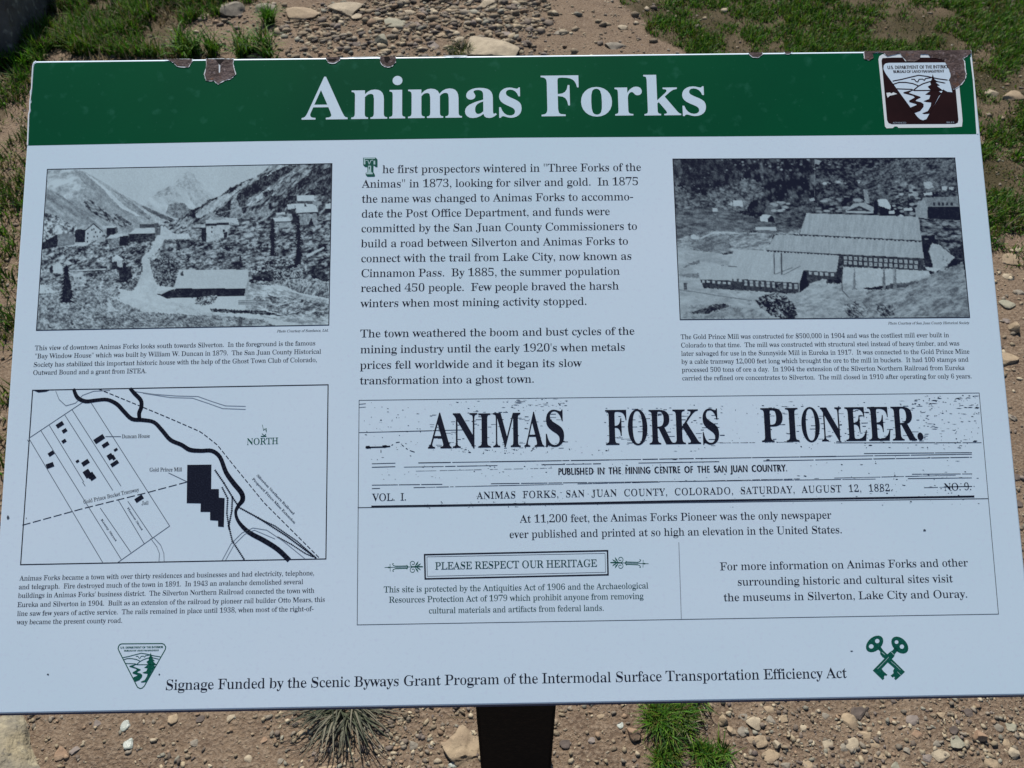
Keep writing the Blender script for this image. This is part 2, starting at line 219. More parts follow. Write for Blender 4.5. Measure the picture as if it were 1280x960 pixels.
's': (429,[225,-15,181,-9,129,9,109,13,89,6,76,-13,53,-13,53,157,79,157,99,101,129,58,167,31,209,22,242,26,266,40,281,60,286,87,280,113,262,136,232,156,159,193,113,221,81,252,62,288,55,328,60,368,73,403,97,433,128,456,165,470,210,475,247,471,296,458,307,456,317,454,332,459,343,475,363,475,363,330,340,330,320,378,293,413,259,434,222,441,194,437,173,426,160,408,156,386,160,364,172,346,218,315,285,282,329,255,360,226,377,189,383,141,378,96,364,58,340,27,307,4,269,-10]),
't': (340,[184,-14,133,-7,98,16,79,53,72,106,72,415,30,415,30,446,131,550,192,631,215,631,215,462,309,462,309,415,215,415,215,122,223,76,233,64,250,60,272,66,291,83,307,111,331,98,310,58,285,26,256,4,222,-10]),
'u': (558,[195,-15,153,-11,121,3,97,26,75,75,68,144,68,369,66,399,59,421,43,433,17,438,17,462,211,462,211,110,214,87,225,69,241,57,263,53,292,58,318,73,340,98,340,369,337,401,329,422,312,434,282,438,282,462,482,462,482,104,485,76,493,58,509,49,536,44,536,19,446,11,340,-15,340,60,312,29,277,5,238,-10]),
'v': (456,[212,-15,57,369,33,419,18,432,-4,437,-4,462,244,462,244,438,232,438,202,431,192,411,194,399,275,182,351,376,359,405,353,423,334,434,303,438,303,462,454,462,454,439,430,430,414,415,387,362,238,-15]),
'w': (647,[182,-15,25,394,9,424,-16,437,-16,462,206,462,206,437,178,431,170,411,172,396,178,376,248,189,314,350,299,396,282,430,250,439,250,462,481,462,481,437,450,430,440,411,441,401,443,390,500,210,569,381,576,410,573,422,566,430,530,439,530,462,663,462,663,439,645,435,633,424,613,384,453,-15,430,-15,332,293,208,-15]),
'x': (475,[7,0,7,22,51,43,92,84,183,203,64,392,36,424,6,437,6,462,251,462,251,438,220,433,209,417,222,387,273,306,333,382,345,400,349,415,346,425,338,432,299,438,299,462,463,462,463,441,421,421,378,378,295,274,434,54,451,32,475,23,475,0,231,0,231,24,265,29,273,36,276,45,272,64,258,88,205,170,145,91,131,69,126,51,131,35,146,25,170,22,175,22,175,0]),
'y': (447,[78,-209,43,-203,15,-186,-4,-159,-10,-125,-6,-101,7,-79,27,-64,53,-59,77,-63,95,-73,107,-91,111,-113,111,-121,110,-130,115,-143,128,-147,147,-138,170,-110,193,-66,209,-7,54,373,37,410,23,428,-5,437,-7,437,-7,462,241,462,241,437,202,431,194,423,191,409,193,397,198,382,276,177,343,359,352,387,354,408,351,422,342,431,302,437,302,462,446,462,446,437,427,432,413,418,386,361,241,-36,193,-143,168,-174,142,-195,113,-205]),
'z': (436,[19,0,19,21,250,428,191,428,143,422,108,405,83,372,65,322,39,322,47,462,409,462,409,433,187,37,227,37,288,44,332,65,363,103,387,160,411,160,399,0]),
'0': (559,[280,-10,223,-5,175,10,135,36,102,71,77,114,58,165,40,255,34,359,40,463,58,552,77,603,102,645,135,679,175,704,224,719,281,724,335,719,382,704,422,679,468,625,500,552,519,462,525,358,519,254,500,165,468,91,421,36,381,10,334,-5],[280,55,313,64,337,91,353,135,366,231,370,358,366,485,353,580,337,624,313,650,281,659,248,650,223,624,207,580,194,485,189,358,194,231,207,135,223,91,247,64]),
'1': (559,[97,0,97,53,179,53,202,57,217,67,226,87,229,118,229,619,161,544,130,522,100,515,78,520,59,535,46,559,42,589,110,613,196,666,266,718,378,718,378,118,381,91,388,70,403,57,429,53,510,53,510,0]),
'2': (559,[35,0,35,103,183,254,238,313,278,365,306,412,324,457,334,503,337,553,332,602,316,637,291,656,259,663,228,658,205,644,188,620,172,565,167,490,115,496,75,513,55,531,43,557,39,589,45,624,64,656,94,684,137,706,192,719,259,724,328,719,385,704,430,680,462,646,482,606,488,558,485,524,476,490,434,418,355,328,230,205,130,110,363,110,392,115,416,128,435,150,446,179,454,210,513,210,508,0]),
'3': (559,[243,-10,175,-6,121,7,79,27,51,52,34,80,28,110,34,144,54,168,81,183,113,188,122,132,147,92,186,68,236,60,268,63,297,73,322,91,342,118,355,156,359,207,349,259,319,301,288,322,250,334,204,338,142,338,142,400,208,400,248,405,280,418,304,441,327,487,335,547,330,595,314,632,288,655,252,663,220,657,198,641,182,615,173,583,166,508,111,513,70,530,45,557,36,597,42,631,61,661,92,687,135,708,190,720,257,724,323,719,380,705,426,682,460,649,481,609,488,561,483,519,468,481,444,449,395,409,335,381,416,355,454,331,485,300,506,258,513,206,507,150,491,104,464,66,430,37,389,15,343,1]),
'4': (559,[180,0,180,53,208,53,240,56,266,66,284,87,290,125,290,186,13,186,13,247,297,714,436,714,436,252,540,252,540,186,436,186,436,125,442,87,460,66,487,56,518,53,531,53,531,0],[83,252,290,252,290,427,292,522,297,619,282,587,259,545,235,503,218,475]),
'5': (559,[245,-10,178,-6,125,8,86,27,60,53,45,81,40,111,46,142,62,163,88,176,120,180,131,124,144,98,165,78,193,65,230,60,262,64,291,75,316,94,336,124,349,166,353,220,349,266,337,303,318,332,275,359,217,368,154,363,106,350,60,368,92,714,470,714,475,532,418,532,410,566,397,594,384,602,364,604,156,604,140,419,188,430,250,434,322,428,384,410,436,381,475,339,498,285,506,220,500,160,483,111,455,71,421,41,380,18,336,2]),
'6': (559,[293,-10,223,-1,163,27,113,73,76,139,53,224,45,330,49,410,62,485,84,552,115,610,155,657,204,694,262,716,330,724,388,720,434,709,467,691,490,668,503,642,507,614,500,585,480,560,443,542,387,536,382,596,362,646,345,660,321,665,284,657,253,635,227,597,199,513,186,401,240,427,277,435,324,438,381,432,429,414,470,384,500,342,518,292,524,231,518,164,498,106,466,57,420,20,363,-3],[296,56,330,66,357,96,373,147,379,221,373,291,355,340,325,368,287,377,259,373,230,362,186,329,195,205,219,121,241,85,267,63]),
'7': (559,[165,0,431,605,168,605,138,599,119,582,110,554,104,504,44,504,49,714,526,714,526,665,250,0]),
'8': (559,[273,-10,197,-3,136,16,89,46,56,86,36,131,30,182,34,223,48,258,71,288,117,326,177,361,124,398,85,440,61,488,53,542,59,588,75,631,104,668,148,698,208,718,285,724,350,719,403,702,445,675,474,639,492,597,498,549,489,495,462,454,419,420,363,387,440,343,491,297,520,247,529,189,522,131,499,82,462,43,411,13,348,-4],[302,421,334,444,356,472,368,507,372,551,362,606,349,630,331,649,307,662,279,666,243,658,216,634,200,598,194,554,201,508,222,474,256,446],[278,47,324,56,360,82,382,122,390,172,381,217,356,254,310,287,244,321,213,296,188,265,171,226,165,178,173,125,196,84,232,56]),
'9': (559,[227,-10,173,-6,131,7,100,25,79,49,67,76,63,103,66,123,75,140,90,152,112,160,130,119,154,84,188,61,232,53,279,65,317,99,345,157,364,239,373,343,348,316,316,295,277,280,231,275,177,281,130,299,90,328,59,369,41,420,35,482,42,550,62,609,96,657,142,694,198,716,264,724,333,715,393,689,443,644,482,580,506,495,514,388,510,308,498,234,477,166,448,107,408,58,359,21,298,-2],[274,347,307,352,334,366,356,387,373,414,365,524,344,600,323,631,299,651,270,657,244,652,221,638,204,615,186,562,180,488,184,437,195,398,214,370,240,353]),
}
SANS = {
'A': (667,[362,686,293,686,0,0,100,0,186,201,476,201,567,0,667,0],[326,536,436,289,224,289]),
'B': (563,[75,0,309,0,376,6,430,21,473,45,505,75,527,109,539,145,543,182,536,234,515,279,481,316,435,343,379,360,379,362,417,382,446,405,467,434,479,468,483,508,479,545,467,580,447,613,417,641,379,663,331,677,273,682,75,682],[173,594,263,594,310,589,344,575,366,554,378,528,382,499,376,460,359,429,331,407,290,394,238,390,173,390],[173,302,291,302,346,297,389,283,419,260,436,231,442,196,438,165,424,136,397,111,355,94,296,88,173,88]),
'C': (708,[656,635,570,667,493,685,422,691,333,682,253,656,184,615,127,560,84,493,57,416,48,331,55,267,76,201,112,137,164,80,231,33,315,2,416,-9,513,-1,593,20,663,51,663,158,584,116,504,90,425,81,358,87,299,106,248,135,206,174,175,222,156,277,149,340,156,402,176,457,207,506,248,546,299,575,357,594,421,601,498,593,575,570,656,530]),
'D': (750,[76,0,342,0,433,10,512,37,579,79,632,133,672,197,696,267,704,341,697,411,676,479,640,543,590,598,523,643,440,672,341,682,76,682],[174,594,325,594,401,587,464,568,515,538,554,498,581,451,598,398,603,341,600,301,588,254,565,206,531,161,481,123,415,98,330,88,174,88]),
'E': (500,[462,682,75,682,75,0,471,0,471,88,173,88,173,300,452,300,452,388,173,388,173,594,462,594]),
'F': (469,[440,682,76,682,76,0,174,0,174,317,440,317,440,405,174,405,174,594,440,594]),
'G': (740,[673,336,444,336,444,248,575,248,575,108,503,89,427,81,361,87,301,106,250,135,209,174,177,222,158,278,151,340,158,401,177,456,208,505,248,545,297,575,353,594,414,601,496,593,578,571,659,534,659,633,566,668,491,686,416,691,330,682,252,656,185,615,129,561,86,495,59,420,50,337,59,255,85,181,127,117,182,64,250,25,327,0,413,-9,502,-3,586,15,673,47]),
'H': (729,[653,682,555,682,555,385,173,385,173,682,75,682,75,0,173,0,173,297,555,297,555,0,653,0]),
'I': (250,[174,682,76,682,76,0,174,0]),
'J': (250,[174,682,76,682,76,21,74,-36,66,-80,48,-112,15,-131,-37,-137,-62,-137,-44,-228,-14,-230,40,-224,83,-208,118,-183,143,-149,161,-108,171,-60,174,-8]),
'K': (656,[285,359,582,682,460,682,173,370,173,682,75,682,75,0,173,0,173,337,520,0,655,0]),
'L': (490,[172,682,74,682,74,0,480,0,480,88,172,88]),
'M': (781,[709,682,618,682,391,402,165,682,73,682,73,0,171,0,171,531,173,531,383,267,399,267,609,531,611,531,611,0,709,0]),
'N': (781,[706,682,614,682,614,154,152,682,74,682,74,0,166,0,166,525,622,0,706,0]),
'O': (823,[45,341,53,263,78,191,118,126,172,71,239,28,319,1,409,-9,502,1,583,28,651,71,706,126,745,191,770,264,778,341,769,420,745,493,704,559,650,613,582,655,502,682,411,691,321,682,242,655,174,613,119,558,79,493,54,420],[146,341,153,403,172,458,202,506,243,546,292,576,348,594,411,601,474,594,531,576,580,546,620,506,651,458,670,403,677,341,670,280,651,224,620,176,580,136,531,106,474,88,411,81,348,88,292,106,243,136,202,176,172,224,153,280]),
'P': (510,[70,682,70,0,168,0,168,295,270,295,332,300,385,314,427,336,459,366,482,401,496,442,500,486,496,531,483,572,462,608,431,639,391,662,342,677,283,682],[168,594,283,594,329,588,362,572,384,548,395,520,399,490,394,453,378,423,353,401,320,388,279,383,168,383]),
'Q': (823,[496,0,564,20,624,52,677,95,720,146,753,205,773,270,780,339,771,421,745,496,703,562,648,615,581,656,505,682,421,691,331,682,250,658,180,618,123,565,81,500,54,425,45,341,52,270,72,205,104,145,147,94,200,52,262,20,331,0,390,-40,452,-76,518,-106,590,-127,666,-139,754,-52,751,-49,682,-56,601,-40,496,-1,496,1],[417,601,479,594,535,575,584,544,623,504,653,455,672,399,679,338,673,280,654,226,625,178,585,138,537,108,481,88,419,81,347,88,285,108,235,139,196,180,168,228,152,282,146,340,150,387,164,437,188,486,225,531,274,567,338,592]),
'R': (604,[77,682,77,0,175,0,175,296,216,296,245,293,275,281,309,255,348,210,397,140,487,0,604,0,511,135,462,213,414,276,359,324,399,345,431,373,454,406,468,446,473,491,463,556,434,609,387,649,325,673,249,682],[175,598,238,598,288,593,326,580,352,559,367,530,372,495,369,462,356,431,331,407,292,390,238,384,175,384]),
'S': (458,[399,643,350,670,299,686,247,691,177,683,120,659,77,621,50,571,40,509,56,438,98,384,156,339,219,301,277,262,319,219,335,165,331,141,318,118,296,98,265,84,224,79,159,90,98,124,44,178,44,54,102,19,165,-2,235,-9,297,0,350,25,390,65,417,116,426,176,410,257,368,317,310,362,247,399,189,434,147,473,131,522,145,564,183,593,239,603,288,597,342,575,399,532]),
'T': (604,[587,682,17,682,17,594,253,594,253,0,351,0,351,594,587,594]),
'U': (708,[648,682,550,682,550,285,547,226,534,176,507,136,468,108,415,88,347,81,291,87,242,107,200,139,176,172,163,215,159,279,159,682,61,682,61,258,69,185,92,124,127,75,173,38,226,11,284,-4,345,-9,426,-2,494,17,549,47,593,89,623,140,642,200,648,268]),
'V': (604,[604,682,507,682,303,203,98,682,0,682,295,-6,315,-6]),
'W': (1042,[1041,682,944,682,758,212,568,682,475,682,286,212,98,682,0,682,276,-6,295,-6,521,552,745,-6,764,-6]),
'X': (708,[687,682,569,682,356,422,142,682,23,682,296,353,2,0,121,0,356,282,588,0,706,0,415,353]),
'Y': (604,[301,447,118,682,0,682,253,361,253,0,351,0,351,360,604,682,486,682]),
'Z': (646,[450,594,16,0,631,0,631,88,197,88,631,682,43,682,43,594]),
}

# ------------------------------------------------------------------ lettering
def decode(rec):
    return rec[0]/1000, [np.array(c, float).reshape(-1, 2)/1000 for c in rec[1:]]

def lighten(cs, ratio, lo=0.06, hi=0.24, least=0.05):
    "make a bold outline lighter: narrows the thick vertical strokes, keeps the hairlines"
    segs = np.concatenate([np.concatenate([c, np.roll(c, -1, 0)], 1) for c in cs])
    out = []
    for c in cs:
        pv, nx_ = np.roll(c, 1, 0), np.roll(c, -1, 0)
        res = c.copy()
        for i, (x, y) in enumerate(c):
            d = nx_[i]-pv[i]; L = math.hypot(*d)
            if L < 1e-6: continue
            if abs(d[1])/L < 0.25: continue
            best = None
            for yy in (y+0.0035, y-0.0035):
                m = (segs[:, 1] > yy) != (segs[:, 3] > yy)
                s = segs[m]
                xs = np.sort(s[:, 0] + (yy-s[:, 1])/(s[:, 3]-s[:, 1])*(s[:, 2]-s[:, 0]))
                for k in range(0, len(xs)-1, 2):
                    a, b = xs[k], xs[k+1]
                    if abs(a-x) < 0.012: q = (1, b-a)
                    elif abs(b-x) < 0.012: q = (-1, b-a)
                    else: continue
                    if best is None or q[1] < best[1]: best = q
            if best and lo < best[1] < hi:
                t = best[1]; t2 = max(least, t*ratio)
                res[i, 0] += best[0]*(t-t2)/2
        out.append(res)
    return out

def circ(cx, cy, r, n=10, ry=None):
    return np.array([(cx+r*math.cos(a), cy+(ry or r)*math.sin(a)) for a in np.linspace(0, 2*math.pi, n, endpoint=False)])
def rect(x0, y0, x1, y1):
    return np.array([(x0, y0), (x1, y0), (x1, y1), (x0, y1)])
_fonts = {}
def glyph(ch, style):
    "-> advance, (n,2) points, faces; style: bold, book, sans"
    key = (ch, style)
    if key in _fonts: return _fonts[key]
    th = 0.15 if style == 'bold' else 0.105
    if style == 'sans': th = 0.12
    if ch in '.': adv, cs = 0.25, [circ(0.125, th*0.5, th*0.55)]
    elif ch == ',': adv, cs = 0.25, [circ(0.125, th*0.5, th*0.55), np.array([(0.13, 0.02), (0.18, 0.05), (0.17, -0.05), (0.09, -0.14), (0.075, -0.125), (0.13, -0.06)])]
    elif ch == '"': adv, cs = 0.40, [np.array([(0.08, 0.70), (0.15, 0.70), (0.13, 0.45), (0.10, 0.45)]), np.array([(0.24, 0.70), (0.31, 0.70), (0.29, 0.45), (0.26, 0.45)])]
    elif ch == "'": adv, cs = 0.20, [np.array([(0.06, 0.70), (0.13, 0.70), (0.11, 0.45), (0.08, 0.45)])]
    elif ch == '-': adv, cs = 0.33, [rect(0.04, 0.21, 0.29, 0.28)]
    elif ch == '$':
        a, cs = decode(SERIF['S']); cs = lighten(cs, 0.68); adv = a; cs = cs+[rect(a/2-0.03, -0.1, a/2+0.01, 0.8)]
    elif style == 'sans':
        adv, cs = decode(SANS[ch]); cs = lighten(cs, 2.0, 0.03, 0.24, 0.0)
    else:
        adv, cs = decode(SERIF[ch])
        if style == 'book':
            cs = lighten(cs, 0.70)
            if ch.isdigit():
                cs = [c[:, ::-1] for c in lighten([c[:, ::-1] for c in cs], 0.72, 0.03, 0.2, 0.045)]
    if style == 'book': adv -= 0.038; cs = [c-np.array([0.019, 0]) for c in cs]
    pts, faces = fill_contours(cs, separate=ch in '",$')
    _fonts[key] = (adv, pts, faces)
    return _fonts[key]

def inside(p, poly):
    x, y = p; r = False; n = len(poly)
    for i in range(n):
        x1, y1 = poly[i]; x2, y2 = poly[(i+1) % n]
        if (y1 > y) != (y2 > y) and x < (x2-x1)*(y-y1)/(y2-y1)+x1: r = not r
    return r
def fill_contours(cs, separate=False):
    pts = np.concatenate(cs); offs = np.cumsum([0]+[len(c) for c in cs]); faces = []
    used = set()
    area = lambda c: abs(np.sum(c[:, 0]*np.roll(c[:, 1], -1)-c[:, 1]*np.roll(c[:, 0], -1)))
    order = sorted(range(len(cs)), key=lambda i: -area(cs[i]))
    for i in order:
        if i in used: continue
        grp = [i]; used.add(i)
        if not separate:
            for j in order:
                if j not in used and inside(cs[j][0], cs[i]): grp.append(j); used.add(j)
        polys = [[Vector((p[0], p[1], 0)) for p in cs[k]] for k in grp]
        idx = np.concatenate([np.arange(offs[k], offs[k+1]) for k in grp])
        for t in tessellate_polygon(polys): faces.append([int(idx[a]) for a in t])
    return pts, np.array(faces, dtype=np.int32).reshape(-1, 3)

class Flat:
    "collects flat print on the panel face, in metres (right, up)"
    def __init__(s, z): s.v = []; s.f = []; s.n = 0; s.z = z
    def add(s, pts, faces):
        pts = np.asarray(pts, float); faces = np.asarray(faces, dtype=np.int32).reshape(-1, 3)
        if not len(faces): return
        # wind every triangle to face up
        a, b, c = pts[faces[:, 0]], pts[faces[:, 1]], pts[faces[:, 2]]
        cr = (b[:, 0]-a[:, 0])*(c[:, 1]-a[:, 1])-(b[:, 1]-a[:, 1])*(c[:, 0]-a[:, 0])
        faces = np.where((cr < 0)[:, None], faces[:, ::-1], faces)[np.abs(cr) > 1e-14]
        s.v.append(np.column_stack([pts, np.full(len(pts), s.z)])); s.f.append(faces+s.n); s.n += len(pts)
    def poly(s, px, *holes):
        "px: outline in photograph pixels"
        cs = [np.array([panel(*p) for p in q]) for q in (px,)+holes]
        s.add(*fill_contours(cs))
        return s
    def stroke(s, px, w, closed=False, taper=None):
        "polyline of width w pixels"
        p = np.array([panel(*q) for q in px]); px_m = np.hypot(*(np.array(panel(px[0][0]+1, px[0][1]))-panel(*px[0])))
        n = len(p)
        for i in range(n if closed else n-1):
            a, b = p[i], p[(i+1) % n]; d = b-a; L = np.hypot(*d)
            if L < 1e-7: continue
            wi = (taper[i] if taper else w)*px_m/2; wj = (taper[(i+1) % n] if taper else w)*px_m/2
            nn = np.array([-d[1], d[0]])/L; e = d/L*min(wi, wj)*0.35
            s.add([a-e+nn*wi, a-e-nn*wi, b+e-nn*wj, b+e+nn*wj], [(0, 1, 2), (0, 2, 3)])
        return s
    def frame(s, tl, tr, br, bl, w):
        cs = np.array([panel(*q) for q in (tl, tr, br, bl)]); c = cs.mean(0)
        px_m = np.hypot(*(np.array(panel(tl[0]+1, tl[1]))-panel(*tl)))
        inn = cs + np.sign(c-cs)*w*px_m
        s.add(np.concatenate([cs, inn]), [q for i in range(4) for q in ((i, (i+1) % 4, 4+(i+1) % 4), (i, 4+(i+1) % 4, 4+i))])
        return s
    def text(s, txt, x0, y0, x1, y1, cap, style='book', shear=0.0, track=0.0, space=0.25, wear=0.0):
        "baseline from pixel (x0,y0) to (x1,y1), capitals cap pixels tall"
        a = np.array(panel(x0, y0)); b = np.array(panel(x1, y1)); d = b-a; L = np.hypot(*d); d /= L; up = np.array([-d[1], d[0]])
        hp = np.array(panel(x0, y0-cap)); size = abs((hp-a) @ up)/0.714
        pen = 0; items = []
        for ch in txt:
            if ch == ' ': pen += space+track; continue
            adv, pts, faces = glyph(ch, style)
            items.append((pen, ch)); pen += adv+track
        pen -= track
        k = L/pen
        for x, ch in items:
            adv, pts, faces = glyph(ch, style)
            q = (pts[:, 0]+x)[:, None]*k*d + (pts[:, 1]*size)[:, None]*up + (shear*pts[:, 1]*size)[:, None]*d
            s.add(a+q, faces)
        return s
    def build(s, name, mat, parent, label=None):
        me = mesh(name, np.concatenate(s.v), np.concatenate(s.f), mat)
        o = link(name, me, parent)
        if label: o['label'] = label
        return o

def zoom(ox, oy, sx, sy=None):
    return lambda *pts: [(ox+x/sx, oy+y/(sy or sx)) for x, y in pts]

# ------------------------------------------------------------------ the sign
POSTX = None
_p = CAM + ray(645, 920)*1.27
PHALF = 95*1.27/FPX/2
ROOT = np.array([_p[0], _p[1]+PHALF, 0.0])
sign = bpy.data.objects.new('information_sign', None); COL.objects.link(sign)
sign.location = ROOT
setp(sign, 'white information sign with green Animas Forks title band, old photographs and a map', 'sign')
LOC = Matrix.Translation(Vector(ROOT)).inverted() @ PM       # panel frame inside the sign's frame
def part(o):
    o.matrix_local = LOC
    return o

# slab with rounded corners and bevelled rim
TH = 0.012
def panel_slab():
    n = 5; r = 0.004; outline = []
    for cx, cy, a0 in ((PW-r, -r, 0), (r, -r, 90), (r, -PH+r, 180), (PW-r, -PH+r, 270)):
        for k in range(n+1):
            a = math.radians(a0+90*k/n); outline.append((cx+r*math.cos(a), cy+r*math.sin(a), math.cos(a), math.sin(a)))
    rings = []
    bev = 0.0017
    for k in range(5):
        a = math.radians(90*k/4); rings.append((-bev*(1-math.sin(a)), -bev*(1-math.cos(a))))
    # rings: inset, depth
    prof = [(bev, 0.0)] + [(bev*(1-math.sin(math.radians(22.5*k))), -bev*(1-math.cos(math.radians(22.5*k)))) for k in range(1, 5)] + [(0.0, -TH), (0.004, -TH-0.0005)]
    V = []; F = []; m = len(outline)
    for ins, z in prof:
        for x, y, nx, ny in outline: V.append((x-nx*ins, y-ny*ins, z))
    for k in range(len(prof)-1):
        for i in range(m):
            j = (i+1) % m
            F.append((k*m+i, (k+1)*m+i, (k+1)*m+j, k*m+j))
    F.append(tuple(range(m))); F.append(tuple(reversed([(len(prof)-1)*m+i for i in range(m)])))
    me = mesh('panel', V, F, M_enamel)
    me.materials.append(M_back)
    for p in me.polygons:
        zc = sum(me.vertices[v].co.z for v in p.vertices)/len(p.vertices)
        if zc < -0.0018: p.material_index = 1
        p.use_smooth = len(p.vertices) == 4 and zc > -0.0018
    return me
part(link('panel', panel_slab(), sign))
def edge_shade():
    bm = box_bm(-0.0007, PW+0.0009, -PH-0.0019, 0.0003, -TH-0.001, -0.0026, 0.0006)
    return bm

# post, cap plate and bracket
def box_bm(x0, x1, y0, y1, z0, z1, bev=0.004):
    import bmesh
    bm = bmesh.new(); bmesh.ops.create_cube(bm, size=1)
    for v in bm.verts: v.co = Vector(((x0+x1)/2+v.co.x*(x1-x0), (y0+y1)/2+v.co.y*(y1-y0), (z0+z1)/2+v.co.z*(z1-z0)))
    bmesh.ops.bevel(bm, geom=bm.edges[:], offset=bev, segments=2, affect='EDGES')
    return bm
def bm_obj(name, bm, mat, parent):
    me = bpy.data.meshes.new(name); bm.to_mesh(me); bm.free(); me.materials.append(mat)
    return link(name, me, parent)
def post_mesh():
    import bmesh
    h = PHALF; bm = box_bm(-h, h, -h, h, -0.25, 1.4, 0.005)
    # cut the top parallel to the panel, under its back
    c = PM @ Vector((0, 0, -TH-0.009)); c -= Vector(ROOT)
    g = bm.verts[:]+bm.edges[:]+bm.faces[:]
    r = bmesh.ops.bisect_plane(bm, geom=g, plane_co=c, plane_no=Vector(EN), clear_outer=True)
    ed = [e for e in r['geom_cut'] if isinstance(e, bmesh.types.BMEdge)]
    bmesh.ops.edgeloop_fill(bm, edges=ed)
    return bm
bm_obj('post', post_mesh(), M_post, sign)
part(bm_obj('edge_shade_board', edge_shade(), M_back, sign))  # added board, its dark rim standing in for the panel's shaded underside
_pc = panel(645, 470)[0]
part(bm_obj('mounting_bracket', box_bm(_pc-0.11, _pc+0.11, -PH+0.12, -0.14, -TH-0.0085, -TH-0.0015, 0.001), M_post, sign))

Z1, Z2, Z3, Z4, Z5 = 0.00006, 0.00012, 0.00018, 0.00024, 0.0003

# rim: pale enamel wrap along the upper and side edges of the green band
band = Flat(Z1).poly([(43, 80), (46, 78.5), (205, 76.5), (560, 72.4), (900, 68.5), (1120, 66), (1210, 64.9), (1213.2, 66.4), (1215.5, 90), (1220.5, 167.7), (900, 170.5), (640, 172), (320, 176.5), (35.4, 182), (37, 143), (38.4, 139), (38, 130), (39.2, 128), (38.6, 122), (40.2, 113), (41, 100), (42, 84)])
green = part(band.build('title_band', M_green, sign))

def letters(txt_positions, z, mat, parent, style='bold'):
    "each letter a piece of its own: (char, x0, y, x1, cap) in pixels"
    for ch, x0, y, x1, cap in txt_positions:
        adv, pts, faces = glyph(ch, style)
        gx0, gx1 = pts[:, 0].min(), pts[:, 0].max()
        a = np.array(panel(x0, y)); b = np.array(panel(x1, y-(x1-x0)*0.0115)); d = b-a; L = np.hypot(*d); d /= L; up = np.array([-d[1], d[0]])
        size = abs((np.array(panel(x0, y-cap))-a) @ up)/0.714
        f = Flat(z); f.add(a+(pts[:, 0]-gx0)[:, None]/(gx1-gx0)*L*d+(pts[:, 1]*size)[:, None]*up, faces)
        f.build('letter', mat, parent)
letters([('A', 377, 149.7, 434.5, 55), ('n', 439, 148.9, 484, 55), ('i', 486.5, 148.2, 506.5, 55), ('m', 510, 147.8, 577.5, 55), ('a', 581.3, 146.7, 621, 55), ('s', 624, 146.3, 652.2, 55),
         ('F', 676.8, 145.5, 724.3, 53.5), ('o', 726.8, 144.9, 765.6, 54), ('r', 769, 144.6, 803.4, 54), ('k', 805.6, 144.5, 851.5, 53.5), ('s', 853.6, 144.2, 883, 54)], Z2, M_enamel, green)

# ------------------------------------------------------------------ body text
bt = Flat(Z1)
rowsA = [("he first prospectors wintered in \"Three Forks of the", 477.8, 801.5), ("Animas\" in 1873, looking for silver and gold.  In 1875", 452.5, 798.5),
    ("the name was changed to Animas Forks to accommo-", 452, 791.8), ("date the Post Office Department, and funds were", 451.7, 762.5),
    ("committed by the San Juan County Commissioners to", 451.3, 796.8), ("build a road between Silverton and Animas Forks to", 451.2, 785.5),
    ("connect with the trail from Lake City, now known as", 451.0, 790), ("Cinnamon Pass.  By 1885, the summer population", 451.0, 775), ("reached 450 people.  Few people braved the harsh", 450.8, 773.8), ("winters when most mining activity stopped.", 450.7, 733.8)]
ysA = [(216.4, 213.6), (234.7, 231.4), (253.4, 250.3), (272, 268.8), (290.4, 287.2), (309.2, 305.8), (327.8, 324.6), (346.4, 343.4), (364.9, 361.8), (384, 381)]
for (s, x0, x1), (ya, yb) in zip(rowsA, ysA): bt.text(s, x0, ya, x1, yb, 10.3)
rowsB = [("The town weathered the boom and bust cycles of the", 450.3, 421.8, 793.3, 418.3), ("mining industry until the early 1920's when metals", 450.2, 441.6, 781.7, 438.4),
    ("prices fell worldwide and it began its slow", 449.7, 461.2, 727, 458.3), ("transformation into a ghost town.", 449.6, 480.5, 668, 478.3)]
for r in rowsB: bt.text(*r, 10.3)
part(bt.build('body_text', M_black, sign))

def block(name, rows, cap, mat=M_black, z=Z1, label=None, **k):
    f = Flat(z)
    for s, x0, y0, x1, y1 in rows: f.text(s, x0, y0, x1, y1, cap, **k)
    return part(f.build(name, mat, sign, label))
block('caption_text', [("This view of downtown Animas Forks looks south towards Silverton.  In the foreground is the famous", 43.5, 437.8, 394.4, 431.6),
    ("\"Bay Window House\" which was built by William W. Duncan in 1879.  The San Juan County Historical", 43.2, 448, 401.4, 442),
    ("Society has stabilized this important historic house with the help of the Ghost Town Club of Colorado,", 41.7, 458.6, 396.4, 452.4),
    ("Outward Bound and a grant from ISTEA.", 41, 468.6, 183.3, 466.3)], 6.1, label='caption under the photograph of the valley town')
block('photo_credit', [("Photo Courtesy of Sundance, Ltd.", 346, 415.6, 410.5, 414.4)], 3.4, shear=0.25)
block('caption_text', [("The Gold Prince Mill was constructed for $500,000 in 1904 and was the costliest mill ever built in", 851, 423.8, 1186.5, 421.4),
    ("Colorado to that time.  The mill was constructed with structural steel instead of heavy timber, and was", 851, 434.3, 1199.5, 431.8),
    ("later salvaged for use in the Sunnyside Mill in Eureka in 1917.  It was connected to the Gold Prince Mine", 851.5, 444.7, 1212, 442),
    ("by a cable tramway 12,000 feet long which brought the ore to the mill in buckets.  It had 100 stamps and", 851.8, 454.8, 1210.8, 452),
    ("processed 500 tons of ore a day.  In 1904 the extension of the Silverton Northern Railroad from Eureka", 852.2, 465, 1206, 462.4),
    ("carried the refined ore concentrates to Silverton.  The mill closed in 1910 after operating for only 6 years.", 852.7, 475.4, 1215, 472.9)], 6.1, label='caption under the photograph of the mill')
block('photo_credit', [("Photo Courtesy of San Juan County Historical Society", 1110, 405.6, 1211.5, 405)], 3.4, shear=0.25)
